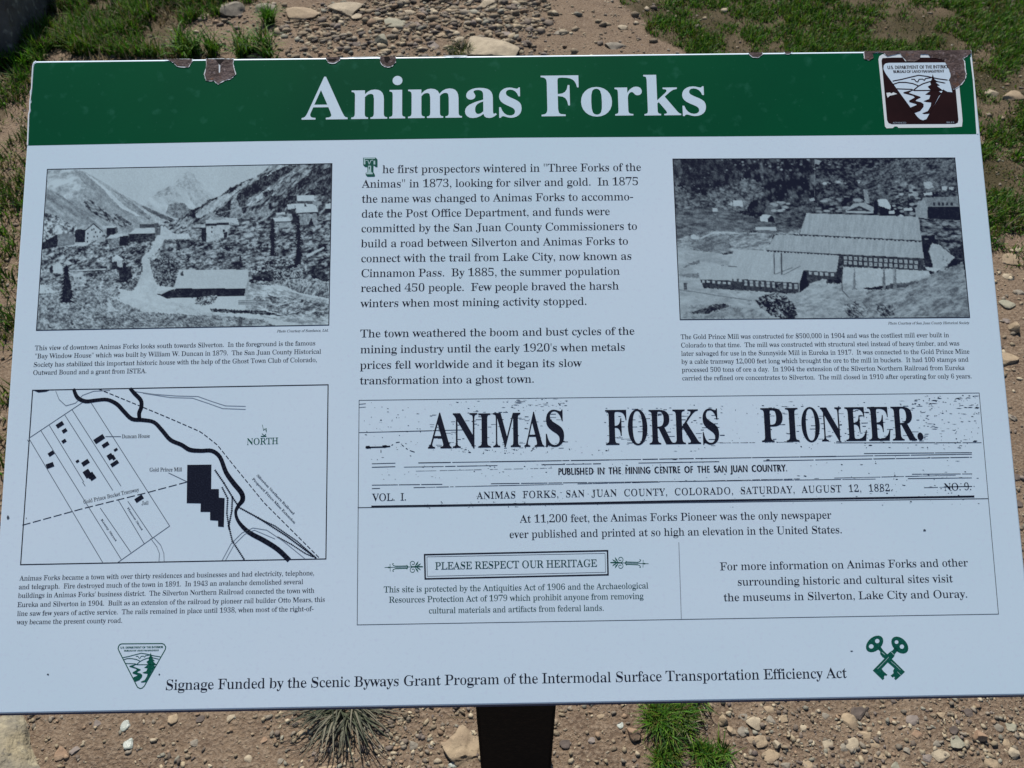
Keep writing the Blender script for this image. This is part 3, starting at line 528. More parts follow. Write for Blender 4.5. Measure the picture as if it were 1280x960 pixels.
block('caption_text', [("Animas Forks became a town with over thirty residences and businesses and had electricity, telephone,", 24.4, 725.8, 393, 719),
    ("and telegraph.  Fire destroyed much of the town in 1891.  In 1943 an avalanche demolished several", 23.2, 736.6, 379, 730),
    ("buildings in Animas Forks' business district.  The Silverton Northern Railroad connected the town with", 22.5, 747.4, 393, 741),
    ("Eureka and Silverton in 1904.  Built as an extension of the railroad by pioneer rail builder Otto Mears, this", 21.5, 758.8, 406.3, 752.2),
    ("line saw few years of active service.  The rails remained in place until 1938, when most of the right-of-", 21.2, 769.9, 392, 763.8),
    ("way became the present county road.", 20.8, 780.6, 153, 778.4)], 6.5, label='caption under the town map')
block('funding_line', [("Signage Funded by the Scenic Byways Grant Program of the Intermodal Surface Transportation Efficiency Act", 206.4, 862.6, 1058.7, 847.3)], 13.6)
block('pioneer_text', [("At 11,200 feet, the Animas Forks Pioneer was the only newspaper", 650, 653.4, 1039.4, 648.2), ("ever published and printed at so high an elevation in the United States.", 636.6, 672.6, 1053, 666.6)], 10.2)
block('notice_text', [("This site is protected by the Antiquities Act of 1906 and the Archaeological", 479.7, 740.6, 810.6, 735.6), ("Resources Protection Act of 1979 which prohibit anyone from removing", 486, 753.4, 804.5, 748.6), ("cultural materials and artifacts from federal lands.", 535.8, 766.8, 755.2, 763.4)], 8.0, M_gdark)
block('visit_text', [("For more information on Animas Forks and other", 900, 712.9, 1210.2, 707.9), ("surrounding historic and cultural sites visit", 921.8, 732, 1191.3, 727.8), ("the museums in Silverton, Lake City and Ouray.", 904.6, 751.6, 1209.9, 747)], 10.4)

# ornate green initial
zt = zoom(448, 190, 27.43)
ini = part(Flat(Z2).poly(zt((165, 195), (590, 190), (655, 260), (655, 515), (600, 520), (530, 460), (520, 470), (515, 690), (570, 790), (560, 845), (310, 850), (250, 780), (250, 720), (310, 690), (310, 520), (235, 515), (165, 450))).build('initial_letter', M_gink, sign))
Flat(Z3).poly(zt((185, 205), (575, 200), (572, 235), (185, 240))).poly(zt((190, 240), (215, 240), (240, 300), (240, 425), (185, 425))).poly(zt((520, 300), (575, 300), (580, 430), (520, 430))).poly(
    zt((335, 470), (435, 470), (440, 690), (490, 715), (490, 765), (270, 765), (270, 715), (330, 690))).stroke(zt((250, 290), (325, 290), (370, 420), (430, 290), (500, 280)), 0.9).build('initial_highlight', M_gpale, ini)
Flat(Z4).poly(zt((375, 490), (400, 540), (375, 620), (355, 540))).build('initial_ornament', M_gink, ini)

# ------------------------------------------------------------------ map
zm = zoom(0, 470, 2.909)
mp = part(Flat(Z1).frame(*zm((117, 50), (1195, 30), (1187, 667), (73, 688)), 1.3).build('map_print', M_black, sign))
riv = Flat(Z2)
def river(pts, ws):
    # smooth the traced centre line
    p = np.array(pts, float); out = []; wo = []
    for i in range(len(p)-1):
        p0 = p[max(i-1, 0)]; p1 = p[i]; p2 = p[i+1]; p3 = p[min(i+2, len(p)-1)]
        for t in np.linspace(0, 1, 5)[:-1]:
            out.append(tuple(0.5*((2*p1)+(p2-p0)*t+(2*p0-5*p1+4*p2-p3)*t*t+(3*p1-p0-3*p2+p3)*t**3))); wo.append(ws[i]*(1-t)+ws[i+1]*t)
    out.append(tuple(p[-1])); wo.append(ws[-1])
    riv.stroke(zm(*out), 4, taper=wo)
river([(268, 48), (282, 78), (312, 92), (350, 88), (390, 86), (425, 102), (450, 128), (480, 156), (520, 160), (560, 168), (590, 198), (620, 232), (660, 250), (690, 268), (730, 272), (770, 272), (800, 295), (822, 350), (850, 390), (878, 425), (882, 450), (868, 470), (857, 495), (868, 530), (905, 568), (960, 598), (1010, 630), (1050, 668)],
      [4, 5, 5, 4.5, 4.5, 5, 5, 5, 5, 4.5, 5, 5, 5, 5.5, 5, 5, 5, 5.5, 6, 6, 6, 4.5, 3.5, 4, 5.5, 6, 6, 6])
river([(474, 46), (490, 64), (512, 88), (514, 112), (506, 135), (508, 158)], [4, 5, 5, 5, 5, 4.5])
riv.poly(zm((122, 52), (182, 51), (168, 57), (140, 60)))
riv.build('map_river', M_black, mp)
def mapbox(cx, cy, w, h, a=-33):
    a = math.radians(a); c, s = math.cos(a), math.sin(a)
    Flat(Z2).poly(zm(*[(cx+x*c-y*s, cy+x*s+y*c) for x, y in ((-w/2, -h/2), (w/2, -h/2), (w/2, h/2), (-w/2, h/2))])).build('map_building', M_black, mp)
for b in [(218, 177, 28, 15), (235, 199, 18, 13), (233, 237, 16, 12), (186, 282, 22, 14), (182, 325, 28, 17, -20), (282, 310, 12, 9), (311, 315, 28, 16), (318, 355, 24, 28), (330, 361, 24, 17), (338, 370, 22, 14),
          (361, 229, 40, 18), (384, 250, 26, 14), (421, 268, 14, 9), (401, 293, 20, 20), (412, 296, 12, 18), (417, 318, 30, 14), (506, 446, 32, 16)]: mapbox(*b)
Flat(Z2).poly(zm((681, 323), (769, 322), (768, 411), (796, 411), (796, 442), (817, 444), (814, 549), (793, 547), (793, 526), (764, 524), (764, 494), (729, 494), (730, 463), (679, 462))).build('map_mill', M_black, mp)
ln = Flat(Z2)
for q in [((105, 226), (300, 96)), ((105, 226), (375, 680)), ((148, 197), (440, 665)), ((105, 240), (100, 232)), ((180, 180), (305, 385)), ((300, 385), (310, 400)), ((235, 140), (410, 415)), ((262, 122), (440, 400)), ((332, 98), (617, 545)), ((617, 545), (428, 678)), ((365, 480), (475, 640)), ((430, 450), (525, 610)), ((465, 455), (556, 590)),
          ((384, 220), (440, 220)), ((613, 352), (680, 384))]: ln.stroke(zm(*q), 0.75)
ln.build('map_street_line', M_line, mp)
fl = Flat(Z2)
fl.stroke(zm((203, 55), (215, 85), (240, 108), (275, 98), (300, 70), (340, 55), (400, 52)), 0.8).stroke(zm((490, 56), (560, 66), (640, 72), (720, 74), (770, 92), (820, 108), (893, 110)), 0.7).stroke(zm((520, 62), (620, 78), (700, 80), (760, 100), (810, 118), (893, 121)), 0.7)
fl.stroke(zm((548, 590), (570, 620), (580, 645), (578, 675)), 0.8).stroke(zm((560, 588), (585, 615), (596, 645), (597, 675)), 0.8).stroke(zm((808, 670), (840, 610), (880, 570), (920, 552), (970, 560), (1030, 600), (1110, 665)), 0.8).stroke(zm((820, 670), (850, 615), (890, 575), (925, 560), (1000, 592)), 0.7)
fl.build('map_path_line', M_thin, mp)
ds = Flat(Z2)
def dashes(pts, w, on, off):
    p = np.array(zm(*pts)); seg = np.hypot(*(p[1:]-p[:-1]).T); cum = np.concatenate([[0], np.cumsum(seg)]); s = 0
    at_ = lambda q: tuple(np.array([np.interp(q, cum, p[:, 0]), np.interp(q, cum, p[:, 1])]))
    while s < cum[-1]:
        ds.stroke([at_(s), at_(min(s+on, cum[-1]))], w); s += on+off
dashes([(358, 47), (500, 105), (620, 155), (730, 203), (790, 250), (850, 325), (960, 460), (1060, 560), (1165, 665)], 1.0, 5, 2.6)
dashes([(82, 542), (300, 482), (530, 425), (680, 385)], 1.0, 10, 3.5)
ds.build('map_dashed_line', M_black, mp)
rl = Flat(Z2)
def rail(pts, w=1.0, tie=2.6):
    p = np.array(zm(*pts)); rl.stroke([tuple(q) for q in p], w)
    for a, b in zip(p[:-1], p[1:]):
        d = b-a; L = np.hypot(*d); n = np.array([-d[1], d[0]])/L
        for k in np.arange(0, L, 2.4): rl.stroke([tuple(a+d/L*k-n*tie/2), tuple(a+d/L*k+n*tie/2)], 0.6)
rail([(782, 342), (815, 390), (845, 440), (870, 478), (940, 516), (1040, 580), (1150, 662)], 1.2)
rail([(845, 440), (843, 490), (832, 545), (845, 600), (890, 670)], 1.1)
rail([(808, 405), (828, 445), (825, 500), (834, 560)], 1.0)
rail([(930, 512), (1000, 545), (1080, 600), (1150, 662)], 0.8, 2.0)
rail([(1010, 585), (1060, 612), (1110, 645), (1140, 658)], 0.8, 2.0)
rl.build('map_railway', M_black, mp)
ml = Flat(Z2)
def mtext(s, a, b, cap, **k):
    (x0, y0), (x1, y1) = zm(a, b); ml.text(s, x0, y0, x1, y1, cap, **k)
mtext('Duncan House', (443, 226), (545, 224), 4.9); mtext('Gold Prince Mill', (543, 347), (662, 346), 4.9)
mtext('Gold Prince Bucket Tramway', (304, 465), (506, 418), 5.0); mtext('Jail', (515, 468), (540, 467), 4.9)
mtext('Kenny Street', (366, 522), (420, 602), 4.9); mtext('Hanson Street', (462, 480), (515, 562), 4.9)
mtext('Silverton Northern Railroad', (932, 362), (1066, 505), 4.9); mtext('Proposed Frisco Mine Extension', (916, 375), (1070, 538), 4.9)
ml.build('map_lettering', M_black, mp)
nr = Flat(Z2).text('NORTH', 308.4, 556, 348, 554.8, 8.4, 'book')
nr.stroke([(326.3, 545.4), (332.8, 545.2)], 1.2).stroke([(327.5, 542), (330.5, 544.5), (332.5, 542.5)], 0.7).stroke([(328, 531), (329.5, 538), (331.5, 535.5), (333, 540)], 0.6).stroke([(333, 535), (333, 540)], 0.6)
nr.build('map_north_mark', M_gink, mp)

# ------------------------------------------------------------------ newspaper box
zn = zoom(440, 485, 3.2); zp = zoom(835, 480, 3.2)
nb = part(Flat(Z1).frame((448.5, 500), (1224.3, 490.8), (1248.5, 768), (446.1, 781.5), 0.8).stroke([(447.3, 634.6), (840, 628.6), (1235.3, 623.3)], 1.1).build('newspaper_box', M_grey, sign))
Flat(Z2).stroke([(848.5, 678), (851.6, 773.5)], 0.8).build('divider_line', M_thin, nb)
hl = part(Flat(Z1).stroke([(464.6, 633.3), (700, 629.6), (840, 626.6), (1217.5, 620.6)], 2.6).build('newspaper_masthead', M_black, sign))
cap = 45
letters([('A', 535, 560.6, 564.5, 46), ('N', 566, 559.8, 597, 45.5), ('I', 598, 559.5, 613.5, 45), ('M', 616.5, 559, 651, 45), ('A', 655.5, 558.5, 680, 45), ('S', 682.5, 557.8, 705.5, 47),
         ('F', 757.5, 556.2, 784, 46), ('O', 785.5, 555.8, 810, 45.5), ('R', 812, 555.6, 842, 45.5), ('K', 842, 555.2, 876.5, 45.5), ('S', 879, 555, 899.5, 45.5),
         ('P', 952.5, 552.4, 980, 44.5), ('I', 983.5, 552.2, 999.5, 44.5), ('O', 1003, 552, 1026, 44.5), ('N', 1027.5, 551.6, 1054, 44.5), ('E', 1058, 551.3, 1084.5, 44.5), ('E', 1086.5, 551, 1114, 44.5), ('R', 1116, 550.6, 1146.5, 44.5), ('.', 1147, 550.2, 1154.5, 44)], Z2, M_black, hl)
Flat(Z2).text("PUBLISHED IN THE MINING CENTRE OF THE SAN JUAN COUNTRY.", 697.7, 593.6, 984.4, 589, 8.8, 'sans', space=0.5, track=0.05).build('masthead_lettering', M_black, hl)
Flat(Z2).text("VOL. I.", 465.3, 626.2, 508, 625.4, 9.6, 'book', space=0.5).build('masthead_lettering', M_black, hl)
Flat(Z2).text("ANIMAS FORKS, SAN JUAN COUNTY, COLORADO, SATURDAY, AUGUST 12, 1882.", 596.3, 623.6, 1116, 613.8, 9.2, 'book', space=0.6, track=0.06).build('masthead_lettering', M_black, hl)
Flat(Z2).text("NO. 9.", 1180.3, 613.2, 1214.7, 612.4, 9.6, 'book', space=0.3).build('masthead_lettering', M_black, hl)
# ruled lines, broken by the worn print, and the specks of the old sheet
R2 = random.Random(5)
def broken(x0, y0, x1, y1, w, keep=0.8, lo=8, hi=60):
    ru = Flat(Z2)
    x = x0; w *= 0.8; keep = keep**0.5
    while x < x1:
        L = R2.uniform(lo, hi); e = min(x+L, x1)
        if R2.random() < keep:
            f0, f1 = (x-x0)/(x1-x0), (e-x0)/(x1-x0); ru.stroke([(x, y0+(y1-y0)*f0), (e, y0+(y1-y0)*f1)], w*R2.uniform(0.75, 1.2))
        x = e + R2.uniform(-0.5, 2.2)
    if ru.n: ru.build('masthead_rule', M_black, hl)
broken(523, 578.5, 1214.7, 567.6, 1.0, 0.97); broken(505, 583.8, 1214.7, 571.4, 0.9, 0.9)
broken(465, 606.3, 1214.7, 597.2, 0.8, 0.85); broken(465, 610.6, 1214.7, 593.5, 0.7, 0.55, 4, 30)
broken(449, 540.6, 580, 537.2, 0.8, 1); broken(465, 579.6, 494, 578.8, 1.0, 1); broken(465, 584, 494, 583.2, 1.0, 1)
broken(520, 588.8, 690, 585, 0.5, 0.6, 3, 10); broken(1045, 553.4, 1226.7, 553.2, 0.8, 0.95); broken(900, 553.6, 1000, 552.5, 0.5, 0.6, 2, 6)
broken(1080, 566.8, 1214.7, 565.6, 0.8, 0.8); broken(1140, 592.6, 1215, 592.2, 0.9, 0.8); broken(449, 505.3, 457, 504.5, 0.6, 1); broken(449, 509.3, 457, 508.7, 0.6, 1)
broken(1180, 608.5, 1218, 607.8, 1.2, 1); broken(1155, 609.5, 1190, 608.6, 0.6, 0.8)
sm = Flat(Z2).stroke(zn((55, 238), (78, 237), (100, 236.5), (125, 236), (152, 233)), 1.7).poly(zn((55, 232), (70, 231), (75, 241), (58, 243))).poly(zn((120, 230), (135, 228), (150, 234), (130, 240)))
for q in [((158, 229), (164, 226)), ((176, 218), (190, 216)), ((200, 228), (207, 233)), ((216, 241), (222, 245)), ((232, 250), (250, 256)), ((116, 248), (116, 258))]: sm.stroke(zn(*q), 0.9)
sm.build('masthead_smudge', M_black, hl)
sp = Flat(Z2)
def specks(n, x0, y0, x1, y1, sx, sy):
    for _ in range(n):
        x, y = R2.uniform(x0, x1), R2.uniform(y0, y1)
        y -= (x-448)*0.0117
        w, h = abs(R2.gauss(0, sx))+0.5, abs(R2.gauss(0, sy))+0.35
        a = R2.uniform(-0.35, 0.25)*h
        sp.poly([(x-w/2, y-a), (x-w*0.1, y-h*R2.uniform(.3, .6)), (x+w/2, y+a*R2.uniform(0, 1)), (x+w*0.15, y+h*R2.uniform(.3, .6))])
specks(40, 455, 503, 710, 520, 2.2, 0.5); specks(40, 640, 499, 710, 512, 4, 0.4); specks(50, 452, 520, 535, 575, 1.6, 0.6); specks(45, 535, 512, 720, 566, 1.6, 0.6)
specks(50, 560, 560, 690, 570, 1.3, 0.8); specks(70, 755, 506, 905, 570, 2.4, 0.5); specks(130, 948, 508, 1160, 568, 3.0, 0.5); specks(70, 1140, 503, 1222, 520, 3.6, 0.7); specks(90, 1155, 520, 1224, 570, 3.2, 0.5)
specks(60, 470, 580, 800, 600, 1.6, 0.5); specks(60, 800, 578, 1215, 606, 2.6, 0.5); specks(50, 530, 628, 700, 636, 2.0, 0.5); specks(60, 595, 615, 1215, 640, 1.5, 0.4); specks(40, 1080, 605, 1225, 640, 3, 0.5)
specks(12, 905, 510, 950, 560, 1.2, 0.6); specks(14, 700, 555, 760, 575, 1.2, 0.6)
# black bleeding round the big letters
for (x0, y0, x1, y1) in ((535, 514, 706, 562), (757, 509, 901, 557), (952, 507, 1152, 553)):
    for _ in range(85):
        x, y = R2.uniform(x0, x1), R2.uniform(y0, y1)
        sp.stroke([(x, y), (x+R2.uniform(2, 8), y-R2.uniform(-0.1, 0.25))], R2.uniform(0.3, 0.65))
_s = sp.build('masthead_speck', M_black, hl); _s['kind'] = 'stuff'

# heritage notice frame and scrolls
hf = part(Flat(Z1).frame((529.8, 692.4), (760.3, 687.4), (761, 714.8+4.6), (530.6, 724.6), 1.9).frame((533.4, 695.8), (756.6, 691.4), (757.2, 715.6), (533.9, 720.6), 0.5).build('notice_frame', M_black, sign))
Flat(Z2).text("PLEASE RESPECT OUR HERITAGE", 543.7, 711.9, 746.4, 708.2, 9.6, 'book').build('notice_heading', M_gdark, hf)
zs = zoom(475, 680, 8.53)
def scroll(side):
    f = Flat(Z1)
    if side < 0: T = lambda *p: zs(*p)
    else: T = lambda *p: [(763+(530-x)-1.5, y-5.2-(x-530)*0.01) for x, y in zs(*p)]
    f.stroke(T((50, 250), (450, 241)), 0.7).stroke(T((107, 212), (109, 290)), 0.6).poly(T((75, 250), (95, 241), (115, 249), (96, 258)))
    f.stroke(T((165, 236), (292, 233)), 0.9).stroke(T((165, 262), (292, 258)), 1.1)
    f.stroke(T((165, 236), (142, 228), (133, 212), (145, 206)), 0.8).stroke(T((165, 262), (142, 272), (135, 288), (145, 292)), 0.8)
    f.stroke(T((285, 225), (300, 243), (285, 268)), 0.9)
    for sg in (-1, 1):
        c = (350, 243+sg*36); pts = []
        for k in range(15):
            a = math.radians(-60*sg+sg*k*32*-1); r = 36-1.9*k; pts.append((c[0]+r*math.cos(a), c[1]+r*math.sin(a)))
        f.stroke(T(*pts), 0.75)
        f.poly(T((380, 243), (405, 243+sg*22), (437, 243+sg*38), (425, 243+sg*18))).poly(T((370, 245), (385, 243+sg*35), (410, 243+sg*62), (402, 243+sg*30)))
    f.poly(T((370, 234), (455, 236), (460, 241), (455, 248), (370, 250)))
    part(f.build('scroll_ornament', M_gink, sign))
scroll(-1); scroll(1)

# crossed keys
zk = zoom(1075, 785, 13.714)
def ell(cx, cy, rx, ry, a, n=22):
    a = math.radians(a); return [(cx+rx*math.cos(t)*math.cos(a)-ry*math.sin(t)*math.sin(a), cy+rx*math.cos(t)*math.sin(a)+ry*math.sin(t)*math.cos(a)) for t in np.linspace(0, 2*math.pi, n, endpoint=False)]
kf = Flat(Z1)
kf.poly(zk(*ell(250, 272, 172, 115, -42)), zk(*ell(295, 222, 40, 40, 0, 10)), zk(*ell(192, 314, 42, 40, 0, 10))).poly(zk(*ell(682, 292, 172, 115, 45)), zk(*ell(626, 240, 34, 34, 0, 10)), zk(*ell(718, 318, 38, 40, 0, 10)))
kf.poly(zk((290, 350), (345, 310), (400, 385), (445, 430), (470, 450), (500, 420), (560, 380), (600, 330), (655, 375), (600, 440), (585, 490), (545, 530), (770, 752), (612, 893), (585, 865), (600, 840), (575, 835), (560, 850), (523, 815), (575, 775), (565, 735), (590, 690), (475, 590), (370, 700), (410, 750), (470, 800), (450, 820), (425, 810), (410, 835), (415, 865), (388, 893), (218, 728), (420, 520), (385, 500), (345, 445), (345, 400)))
keys = part(kf.build('crossed_keys_emblem', M_gink, sign))
Flat(Z2).stroke(zk((300, 700), (345, 655), (490, 500)), 0.5).stroke(zk((530, 575), (600, 630), (690, 720)), 0.5).stroke(zk((640, 750), (700, 810)), 0.5).stroke(zk((535, 410), (590, 465)), 0.6).stroke(zk((375, 415), (420, 455)), 0.7).build('key_highlight', M_gpale, keys)

# ------------------------------------------------------------------ triangular landscape emblem, drawn once and placed twice
def emblem(T, ink, parent, k, z, outline):
    f = Flat(z)
    tri = [(165, 130), (860, 125), (905, 140), (932, 185), (920, 235), (560, 860), (520, 900), (480, 908), (430, 880), (120, 270), (97, 215), (110, 165), (135, 138)]
    if outline: f.stroke(T(*tri), 1.5, closed=True)
    f.stroke(T((190, 368), (300, 345), (400, 318), (500, 293), (600, 308), (720, 338), (830, 355)), 0.8*k)
    f.stroke(T((195, 408), (260, 385), (340, 385), (420, 400), (485, 430)), 0.8*k).stroke(T((430, 478), (480, 435), (540, 402), (620, 375), (700, 372), (800, 395)), 0.8*k)
    f.stroke(T((225, 468), (400, 475), (430, 490), (770, 488)), 0.8*k).stroke(T((410, 345), (445, 345), (462, 375), (480, 380), (500, 345), (540, 342), (560, 360), (575, 335), (640, 325)), 0.7*k)
    f.poly(T((430, 475), (300, 512), (298, 525), (410, 560), (425, 580), (355, 620), (355, 640), (430, 665), (440, 675), (350, 715), (400, 782), (470, 755), (515, 700), (520, 665), (490, 640), (430, 625), (440, 610), (495, 580), (490, 570), (360, 520), (400, 495), (440, 482)))
    f.poly(T((665, 278), (680, 345), (715, 375), (690, 385), (735, 425), (700, 430), (765, 490), (715, 500), (745, 525), (710, 560), (580, 790), (510, 795), (490, 785), (560, 755), (600, 690), (610, 645), (560, 640), (520, 628), (590, 600), (610, 550), (550, 543), (600, 505), (625, 490), (590, 440), (630, 415), (625, 375), (645, 350)))
    f.build('emblem_drawing', ink, parent)
    g = Flat(z)
    a, b = T((145, 214), (876, 203)); g.text('U.S. DEPARTMENT OF THE INTERIOR', *a, *b, 2.5*k, 'sans')
    a, b = T((208, 264), (806, 256)); g.text('BUREAU OF LAND MANAGEMENT', *a, *b, 2.0*k, 'sans')
    g.build('emblem_lettering', ink, parent)
z2 = zoom(140, 795, 13.71)
em = part(Flat(Z1).stroke(z2((165, 134), (858, 129), (893, 142), (922, 187), (912, 233), (555, 855), (518, 892), (480, 900), (436, 875), (126, 268), (104, 215), (117, 168), (140, 142)), 1.2, closed=True).build('triangle_emblem', M_gink, sign))
emblem(z2, M_gink, em, 1.0, Z2, False)

# brown square sticker of the same emblem
ze = zoom(1080, 55, 8.35)
st = part(Flat(Z2).poly(ze((150, 160), (160, 128), (190, 108), (400, 105), (860, 105), (930, 120), (955, 150), (975, 200), (1000, 500), (1020, 700), (1028, 800), (1022, 862), (900, 872), (360, 876), (345, 862), (320, 860), (300, 878), (235, 880), (218, 860), (190, 560))).build('emblem_sticker', M_chip, sign))
Flat(Z3).poly(ze((182, 175), (192, 148), (300, 142), (900, 142), (925, 165), (945, 350), (985, 790), (978, 822), (950, 835), (290, 838), (255, 825), (240, 795), (215, 520))).build('brown_field', M_brown, st)
Flat(Z4).poly(ze((202, 262), (205, 225), (222, 205), (260, 198), (860, 194), (925, 200), (938, 225), (935, 260), (900, 350), (672, 745), (650, 785), (615, 797), (585, 787), (555, 760), (225, 310))).build('triangle_field', M_enamel, st)
def T1(*pts):
    r = []
    for x, y in pts:
        b = (y-126)/814; a = (x-70-415*b)/885
        r.append((170+790*a+445*b, 193+657*b))
    return ze(*r)
emblem(T1, M_brown, st, 1.75, Z5, False)
tf = Flat(Z4).text('ADVANCED', *ze((300, 832))[0], *ze((440, 832))[0], 2.2, 'sans').text('BLM', *ze((862, 828))[0], *ze((940, 826))[0], 2.0, 'sans')
tf.build('small_print', M_thin, st)
Flat(Z5).poly(ze((232, 512), (268, 508), (285, 518), (305, 505), (345, 522), (300, 535), (270, 540), (245, 562), (238, 540))).build('sticker_scuff', M_chip, st)
Flat(Z5).poly(ze((835, 400), (890, 385), (905, 440), (920, 505), (870, 500), (832, 480))).build('sticker_scuff', M_enamel, st)

# chips and bullet dents where the enamel has broken away
Z6, Z7, Z8 = 0.0004, 0.00046, 0.00052
def grow(poly, d, seed, jag=0.35):
    r = random.Random(seed); c = np.mean(poly, 0); out = []
    n = len(poly)
    for i in range(n):
        p, q = np.array(poly[i], float), np.array(poly[(i+1) % n], float)
        m = max(1, int(np.hypot(*(q-p))/1.6))
        for k in range(m):
            s = p+(q-p)*k/m; v = s-c; v /= max(np.hypot(*v), 1e-6)
            out.append(tuple(s+v*(d*r.uniform(0.4, 1.5))+np.array([r.uniform(-jag, jag), r.uniform(-jag, jag)])))
    return [(x, y) for x, y in out]
def chip(poly, seed, rim=0.9, top=None, name='enamel_chip'):
    ymin = top
    o = grow(poly, rim, seed); i = grow(poly, 0.0, seed+1, 0.3)
    if ymin is not None:
        o = [(x, max(y, ymin(x))) for x, y in o]; i = [(x, max(y, ymin(x))) for x, y in i]
    a = part(Flat(Z6).poly(i).build(name, M_rust, sign))
    Flat(Z5+0.00004).poly(o).build('chip_rim', M_chip, a)
    return a
edge = lambda x: 75.6+(x-42)*(62.3-75.6)/(1215-42)+0.2
chip([(205, 74), (240, 74), (240, 77), (238, 80), (235, 84), (222, 83), (218, 79), (212, 76)], 1, 0.8, edge)
c2 = chip([(258, 74), (292, 74), (291, 80), (294.5, 93), (288, 99), (279, 101), (273, 105), (268, 101), (258, 101), (256, 93), (258, 84)], 2, 0.8, edge)
Flat(Z7).poly([(269, 74), (281, 74), (277, 79), (275, 82), (272, 78)]).build('dent', M_hole, c2)
Flat(Z7).poly([(273.6, 80), (275.6, 82), (275.2, 91), (273.8, 91)]).build('scratch', M_chip, c2)
c3 = chip([(407, 71), (426, 71), (424, 76), (417, 79), (411, 78.5), (408, 74)], 3, 0.7, edge)
Flat(Z7).poly([(410, 74), (422, 73.4), (418, 77), (412, 77)]).build('dent', M_hole, c3)
c4 = chip([(485+10*math.cos(a), 74+10*math.sin(a)) for a in np.linspace(0, 2*math.pi, 16, endpoint=False)], 4, 0.5, edge)
Flat(Z7).poly([(480, 71), (486, 70.6), (488, 74), (484, 79), (481, 77)]).build('dent', M_hole, c4)
chip([(757, 64), (771, 64), (769, 66.4), (758, 66.6)], 5, 0.9, edge)
chip([(933, 64), (952, 64), (953, 68), (947, 72), (940, 71), (936, 67)], 6, 0.8, edge)
chip([(979, 63), (990, 63), (988, 67), (982, 67.4)], 7, 0.9, edge)
part(Flat(Z6).poly([(553, 69.8), (585, 69.2), (580, 71.2), (570, 71.9), (560, 71.2)]).build('edge_wear_glint', M_chip, sign))  # pale strip paints a bright glint onto the worn rim
part(Flat(Z6).poly([(432, 71.6), (475, 70.8), (470, 72.3), (445, 73)]).build('edge_wear_glint', M_chip, sign))
big = ze((2, 62), (1110, 60), (1118, 96), (1060, 135), (1022, 155), (1042, 180), (1050, 262), (1062, 312), (1052, 368), (1000, 432), (945, 470), (918, 468), (892, 380), (905, 330), (870, 225), (828, 170), (760, 150), (700, 148), (668, 108), (592, 108), (578, 158), (530, 186), (440, 180), (402, 138), (375, 100), (330, 108), (240, 128), (205, 95), (140, 92), (85, 98), (100, 142), (60, 170), (5, 160))
chip(big, 8, 0.9, edge, 'rusted_corner')
for (x, y, w, h) in ((10, 647, 2.4, 3), (1155.5, 663, 2.0, 1.8), (1064.5, 814, 1.8, 0.9), (199, 843, 1.2, 1.2), (60, 843, 1.4, 1.2), (33, 648, 0.6, 1)):
    part(Flat(Z2).poly([(x+w*math.cos(a)*random.uniform(.6, 1.2), y+h*math.sin(a)*random.uniform(.6, 1.2)) for a in np.linspace(0, 2*math.pi, 8, endpoint=False)]).build('dirt_spot', M_grey, sign))
# bright rolled enamel lip round the upper edge and both sides
lip = Flat(Z4)
xs = np.linspace(45, 1205, 60)
seg = []
for i, x in enumerate(xs):
    seg.append((x, edge(x)+0.25))
for a, b in zip(seg[:-1], seg[1:]):
    if 1075 < a[0]: break
    pass
lip.stroke([(45, 76.4), (42.4, 78), (41, 82), (40.2, 95), (39.6, 111), (38, 115), (38.4, 121), (37.4, 126), (37.2, 138), (35.8, 143), (34.4, 181)], 1.3)
part(lip.build('rolled_lip', M_edge, sign)); lip = Flat(Z4)
lip.stroke([(1213.5, 72), (1216.8, 100), (1221.8, 167)], 1.9)
part(lip.build('rolled_lip', M_edge, sign))

# ------------------------------------------------------------------ the two old photographs, painted tone by tone on a fine mesh
def hash2(ix, iy, seed):
    h = (ix.astype(np.int64)*374761393 + iy.astype(np.int64)*668265263 + seed*974634777) & 0xffffffff
    h = ((h ^ (h >> 13))*1274126177) & 0xffffffff
    return ((h ^ (h >> 16)) & 0xffff)/65535.0
def vnoise(x, y, seed=0):
    ix, iy = np.floor(x), np.floor(y); fx, fy = x-ix, y-iy
    fx = fx*fx*(3-2*fx); fy = fy*fy*(3-2*fy)
    a, b, c, d = hash2(ix, iy, seed), hash2(ix+1, iy, seed), hash2(ix, iy+1, seed), hash2(ix+1, iy+1, seed)
    return (a*(1-fx)+b*fx)*(1-fy)+(c*(1-fx)+d*fx)*fy
def fbm(x, y, seed=0, o=3):
    s = 0; a = 0.5; t = 0
    for k in range(o):
        s = s+a*vnoise(x*2**k, y*2**k, seed+k*17); t += a; a *= 0.62
    return s/t
